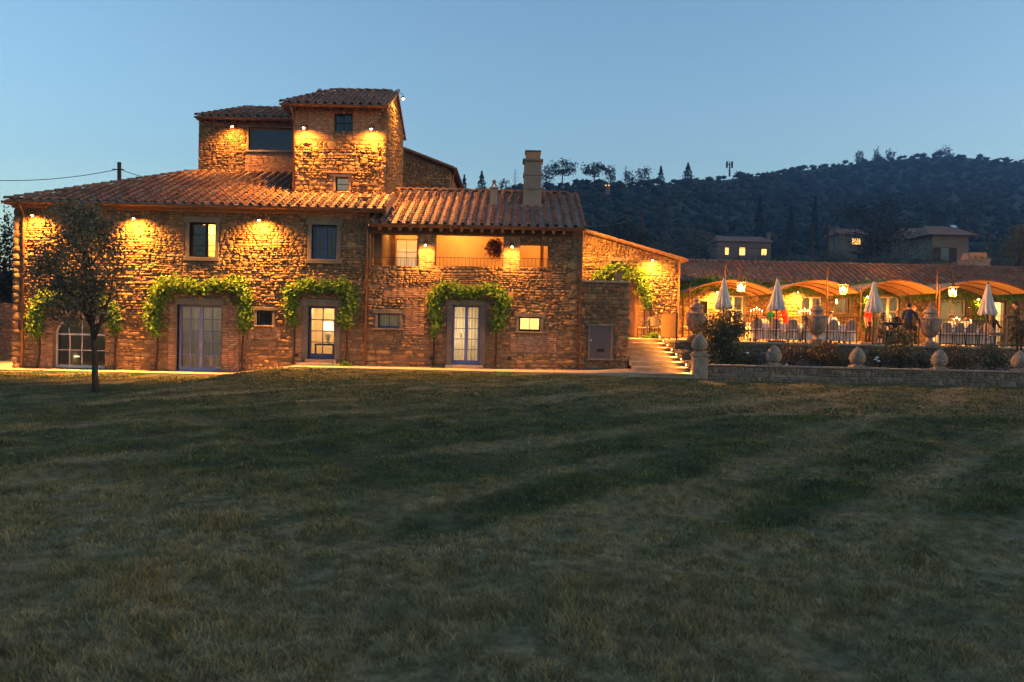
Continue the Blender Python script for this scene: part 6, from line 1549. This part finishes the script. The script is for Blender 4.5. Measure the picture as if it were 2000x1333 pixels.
    me = bpy.data.meshes.new('body'); me.from_pydata([(J[n]*k)[:] for n in names], [(ix[a], ix[c]) for a, c in E], []); me.update()
    t = thing('person', lab, 'person', (P(px, 650, Y).x + xoff, Y, ZT+0.002), None, local=True); t.rotation_euler = (0, 0, facing)
    o = link('body', me, t); sk = o.modifiers.new('skin', 'SKIN'); o.modifiers.new('sub', 'SUBSURF').levels = 1; o.modifiers['sub'].render_levels = 1
    sv = me.skin_vertices[0].data
    for n in names: sv[ix[n]].radius = (R[n][0]*k, R[n][1]*k); sv[ix[n]].use_root = (n == 'pel')
    PEOPLE.append((o, [(J[a]*k, J[c]*k, M[c] if M[c] == M[a] or M[c] in (2, 3) and False else M[a]) for a, c in E], (top, bottom, SKIN, BLACKC), M, J, E, k))
    # hair
    hc = J['head']*k; m = MB(); V = []; F = []; n1, n2 = 10, 16
    for i in range(n1+1):
        th = PI*0.62*i/n1
        for j in range(n2):
            ph = 2*PI*j/n2; fr_ = max(0, -math.sin(ph)); r_ = 0.108*(1 + 0.05*math.sin(5*ph+i))
            tt = th*(1 - 0.42*fr_); V.append((hc.x + r_*0.92*math.sin(tt)*math.cos(ph), hc.y + 0.015 + r_*1.08*math.sin(tt)*math.sin(ph), hc.z + 0.03 + r_*1.06*math.cos(tt)))
    for i in range(n1):
        for j in range(n2): F.append((i*n2+j, i*n2+(j+1) % n2, (i+1)*n2+(j+1) % n2, (i+1)*n2+j))
    m.add(V, F)
    if long_hair: m.lathe([(0.1, -0.34), (0.12, -0.2), (0.115, -0.05), (0.1, 0.03), (0.05, 0.08)], 14, (hc.x, hc.y+0.06, hc.z))
    m.build('hair', hair, t, True)
    for s in (-1, 1):
        MB().lathe([(0.002, -0.011), (0.009, -0.006), (0.011, 0), (0.009, 0.006), (0.002, 0.011)], 8, (hc.x+s*0.034, hc.y-0.088, hc.z+0.015)).build('eye', WHITEC, t, True)
        MB().lathe([(0.004, -0.03), (0.014, -0.015), (0.018, 0.01), (0.008, 0.03)], 8, (hc.x+s*0.085, hc.y+0.0, hc.z)).build('ear', SKIN, t, True)
    part('mouth', REDC, t, (hc.x-0.022, hc.x+0.022, hc.y-0.098, hc.y-0.086, hc.z-0.062, hc.z-0.052))
    return t
person('person in red T-shirt and dark trousers standing beside the third parasol', 1695, 36.5, 0.5, 'stand', REDC, BLACKC, HAIRD, 1.66, sleeves=False)
person('person in orange-red top leaning over the table right of the second parasol', 1536, 38.0, -1.3, 'stand', ORANGEC, ORANGEC, HAIRB, 1.68, lean=0.35, arms=('table', 'table'))
person('person in green top standing behind the second parasol', 1505, 38.3, 0.3, 'stand', GREENC, BLACKC, HAIRB, 1.55, arms=('fwd', 'down'))
person('musician in dark blue shirt sitting on a stool with his back turned', 1773, 30.7, PI*0.78, 'sit', NAVYC, BLACKC, HAIRD, 1.74, seat=0.66, lean=0.12, arms=('table', 'fwd'))
person('copper-haired person sitting behind the keyboard', 1746, 32.3, 0.6, 'sit', BLACKC, BLACKC, HAIRR, 1.62, seat=0.52, lean=0.2, arms=('fwd', 'fwd'))
person('person with reddish hair standing behind the musician', 1783, 37.0, 0.2, 'stand', BLACKC, BLACKC, HAIRR, 1.72)
person('dark-clothed person sitting between the parasol and the keyboard', 1722, 32.4, 0.9, 'sit', BROWN if False else GREYC, BLACKC, HAIRB, 1.6, arms=('table', 'fwd'), long_hair=True)
person('long-haired person on a chair near the right parasol', 1938, 31.3, PI*0.62, 'sit', BLACKC, GREYC, HAIRB, 1.62, long_hair=True, seat=0.47, arms=('fwd', 'fwd'))
person('man in dark shirt and beige trousers standing at the right edge', 1984, 31.6, -PI*0.62, 'stand', BLACKC, BEIGEC, HAIRD, 1.78, arms=('fwd', 'down'))
person('guest in white shirt sitting left at the right canopy table', 1857, 37.8, 0.1, 'sit', WHITEC, BLACKC, HAIRB, 1.66, arms=('table', 'table'))
person('guest in white shirt sitting right at the right canopy table', 1884, 37.8, -0.1, 'sit', WHITEC, BLACKC, HAIRD, 1.68, arms=('table', 'up'))
person('guest in white sitting at the table left of the person in green', 1491, 37.7, 0.1, 'sit', WHITEC, GREYC, HAIRB, 1.5, arms=('table', 'table'))
person('guest in white sitting right of the middle urn', 1623, 33.6, 0.0, 'sit', WHITEC, GREYC, HAIRD, 1.6, arms=('table', 'table'))
bpy.context.view_layer.update()
dg = bpy.context.evaluated_depsgraph_get()
for o, segs, mats, M, J, E, k in PEOPLE:
    nm = bpy.data.meshes.new_from_object(o.evaluated_get(dg)); o.modifiers.clear(); o.data = nm
    nm.materials.clear()
    for mm in mats: nm.materials.append(mm)
    A_ = np.array([s[0] for s in segs]); B_ = np.array([s[1] for s in segs]); D_ = B_-A_; L2 = (D_**2).sum(1)+1e-9
    Ma = [M[a] for a, c in E]; Mc = [M[c] for a, c in E]
    for p in nm.polygons:
        q = np.array(p.center); tt = np.clip(((q-A_)*D_).sum(1)/L2, 0, 1); ds = ((A_+D_*tt[:, None]-q)**2).sum(1); i = int(ds.argmin())
        p.material_index = Ma[i] if tt[i] < (0.75 if Mc[i] == 2 and Ma[i] == 0 else 0.5) else Mc[i]; p.use_smooth = True
def stool(px, Y, lab, hh):
    t = thing('stool', lab, 'stool', (P(px, 650, Y).x, Y, ZT), local=True); MB().lathe([(0.16, hh-0.05), (0.18, hh-0.03), (0.18, hh), (0.15, hh+0.01)], 18).build('seat', DARKWOOD, t)
    for q in range(4): a = PI/4+q*PI/2; MB().tube([(0.13*math.cos(a), 0.13*math.sin(a), hh-0.04), (0.19*math.cos(a), 0.19*math.sin(a), 0)], 0.015, 6).build('leg', DARKWOOD, t)
stool(1773, 30.7, 'dark stool under the musician in blue', 0.63)
for px_, Y, hh, lab in ((1746, 32.3, 0.49, 'stool under the copper-haired person'), (1722, 32.4, 0.43, 'stool under the person beside the keyboard')): stool(px_, Y, lab, hh)
for px_, Y, rz_, lab in ((1938, 31.3, PI*0.62+PI, 'wicker chair under the long-haired person'), (1857, 37.8, PI, 'wicker chair under the left guest in white at the right'), (1884, 37.8, PI, 'wicker chair under the right guest in white at the right'), (1491, 37.7, PI, 'wicker chair under the guest in white at the left'), (1623, 33.6, PI, 'wicker chair under the guest right of the middle urn')):
    o = copy_tree(CH); o['label'] = lab; o.location = (P(px_, 650, Y).x, Y, ZT+0.001); o.rotation_euler = (0, 0, rz_)
px_, Y = 1752, 31.6; p = P(px_, 640, Y)
t = thing('keyboard', 'black electric keyboard on crossed stand beside the musician', 'keyboard', (p.x, Y, ZT), local=True)
MB().bevbox(-0.6, 0.5, -0.16, 0.16, 0.78, 0.88, 0.012).build('case', BLACKC, t); MB().box(-0.56, 0.46, -0.14, 0.0, 0.881, 0.889).build('keys', WHITEC, t)
MB().tube([(-0.4, 0.0, 0.78), (0.35, 0.0, 0.0)], 0.018, 6).build('stand_leg', IRON, t); MB().tube([(0.35, 0.05, 0.78), (-0.4, 0.05, 0.0)], 0.018, 6).build('stand_leg', IRON, t)
t = thing('loudspeaker', 'small black loudspeaker on the terrace floor by the railing', 'loudspeaker', (P(1733, 668, 30.5).x, 30.5, ZT), local=True)
MB().bevbox(-0.14, 0.14, -0.14, 0.14, 0, 0.42, 0.015).build('cabinet', BLACKC, t); MB().lathe([(0.09, 0), (0.1, 0.006), (0.03, -0.02)], 16).build('cone', GREYMETAL, t).matrix_basis = Matrix.Translation((0, -0.145, 0.2)) @ Matrix.Rotation(PI/2, 4, 'X')

# ------------------------------------------------------------------ grass blades
def blades(n, y0, y1, w, h, seed):
    g = np.random.default_rng(seed); Y = np.sqrt(g.uniform(y0**2, y1**2, n)); X = (g.random(n)*2-1)*(Y*0.74 + 2.4)
    keep = ~((Y > 25.9) & (X > 3.6)); X, Y = X[keep], Y[keep]; n = len(X)
    dens = vnoise(X, Y, 2.3) + 0.6*vnoise(X+4, Y, 5.0); hh = h*g.uniform(0.5, 1.3, n)*np.clip(1 + 0.32*dens, 0.5, 1.9)
    Z = ground(X, Y) - 0.006; a = g.random(n)*2*PI; dx, dy = np.cos(a), np.sin(a); ww = w*g.uniform(0.7, 1.3, n)/2
    lx, ly = g.normal(size=n)*0.6*hh, g.normal(size=n)*0.6*hh
    V = np.empty((n, 4, 3))
    V[:, 0] = np.stack([X-dx*ww, Y-dy*ww, Z], 1); V[:, 1] = np.stack([X+dx*ww, Y+dy*ww, Z], 1)
    V[:, 2] = np.stack([X+lx+dx*ww*0.25, Y+ly+dy*ww*0.25, Z+hh], 1); V[:, 3] = np.stack([X+lx-dx*ww*0.25, Y+ly-dy*ww*0.25, Z+hh], 1)
    return V.reshape(-1, 3)
VB = np.concatenate([blades(205000, 2.6, 5.2, 0.0055, 0.029, 1), blades(165000, 5.2, 8.5, 0.009, 0.029, 2), blades(135000, 8.5, 15, 0.016, 0.031, 3), blades(95000, 15, 27.0, 0.03, 0.032, 4)])
gr = link('grass', raw_mesh('grass', VB, np.arange(len(VB)).reshape(-1, 4)), None, BLADE)
tag(gr, 'short mown grass of the lawn with dry straw-coloured patches', 'grass', kind='stuff')

# ------------------------------------------------------------------ evening haze over the valley
t = NT('evening_air'); t.t.nodes.remove(t.b)
vol = t.n('VolumePrincipled'); vol.inputs['Color'].default_value = (0.2, 0.5, 1.0, 1); vol.inputs['Density'].default_value = 0.00048; vol.inputs['Anisotropy'].default_value = 0.0
t.l(vol.outputs[0], t.out.inputs['Volume'])
hz = MB().box(-1500, 1500, -80, 900, -3, 190).build('haze', t.m, None); tag(hz, 'thin blue evening haze lying over the valley', 'haze', kind='stuff')
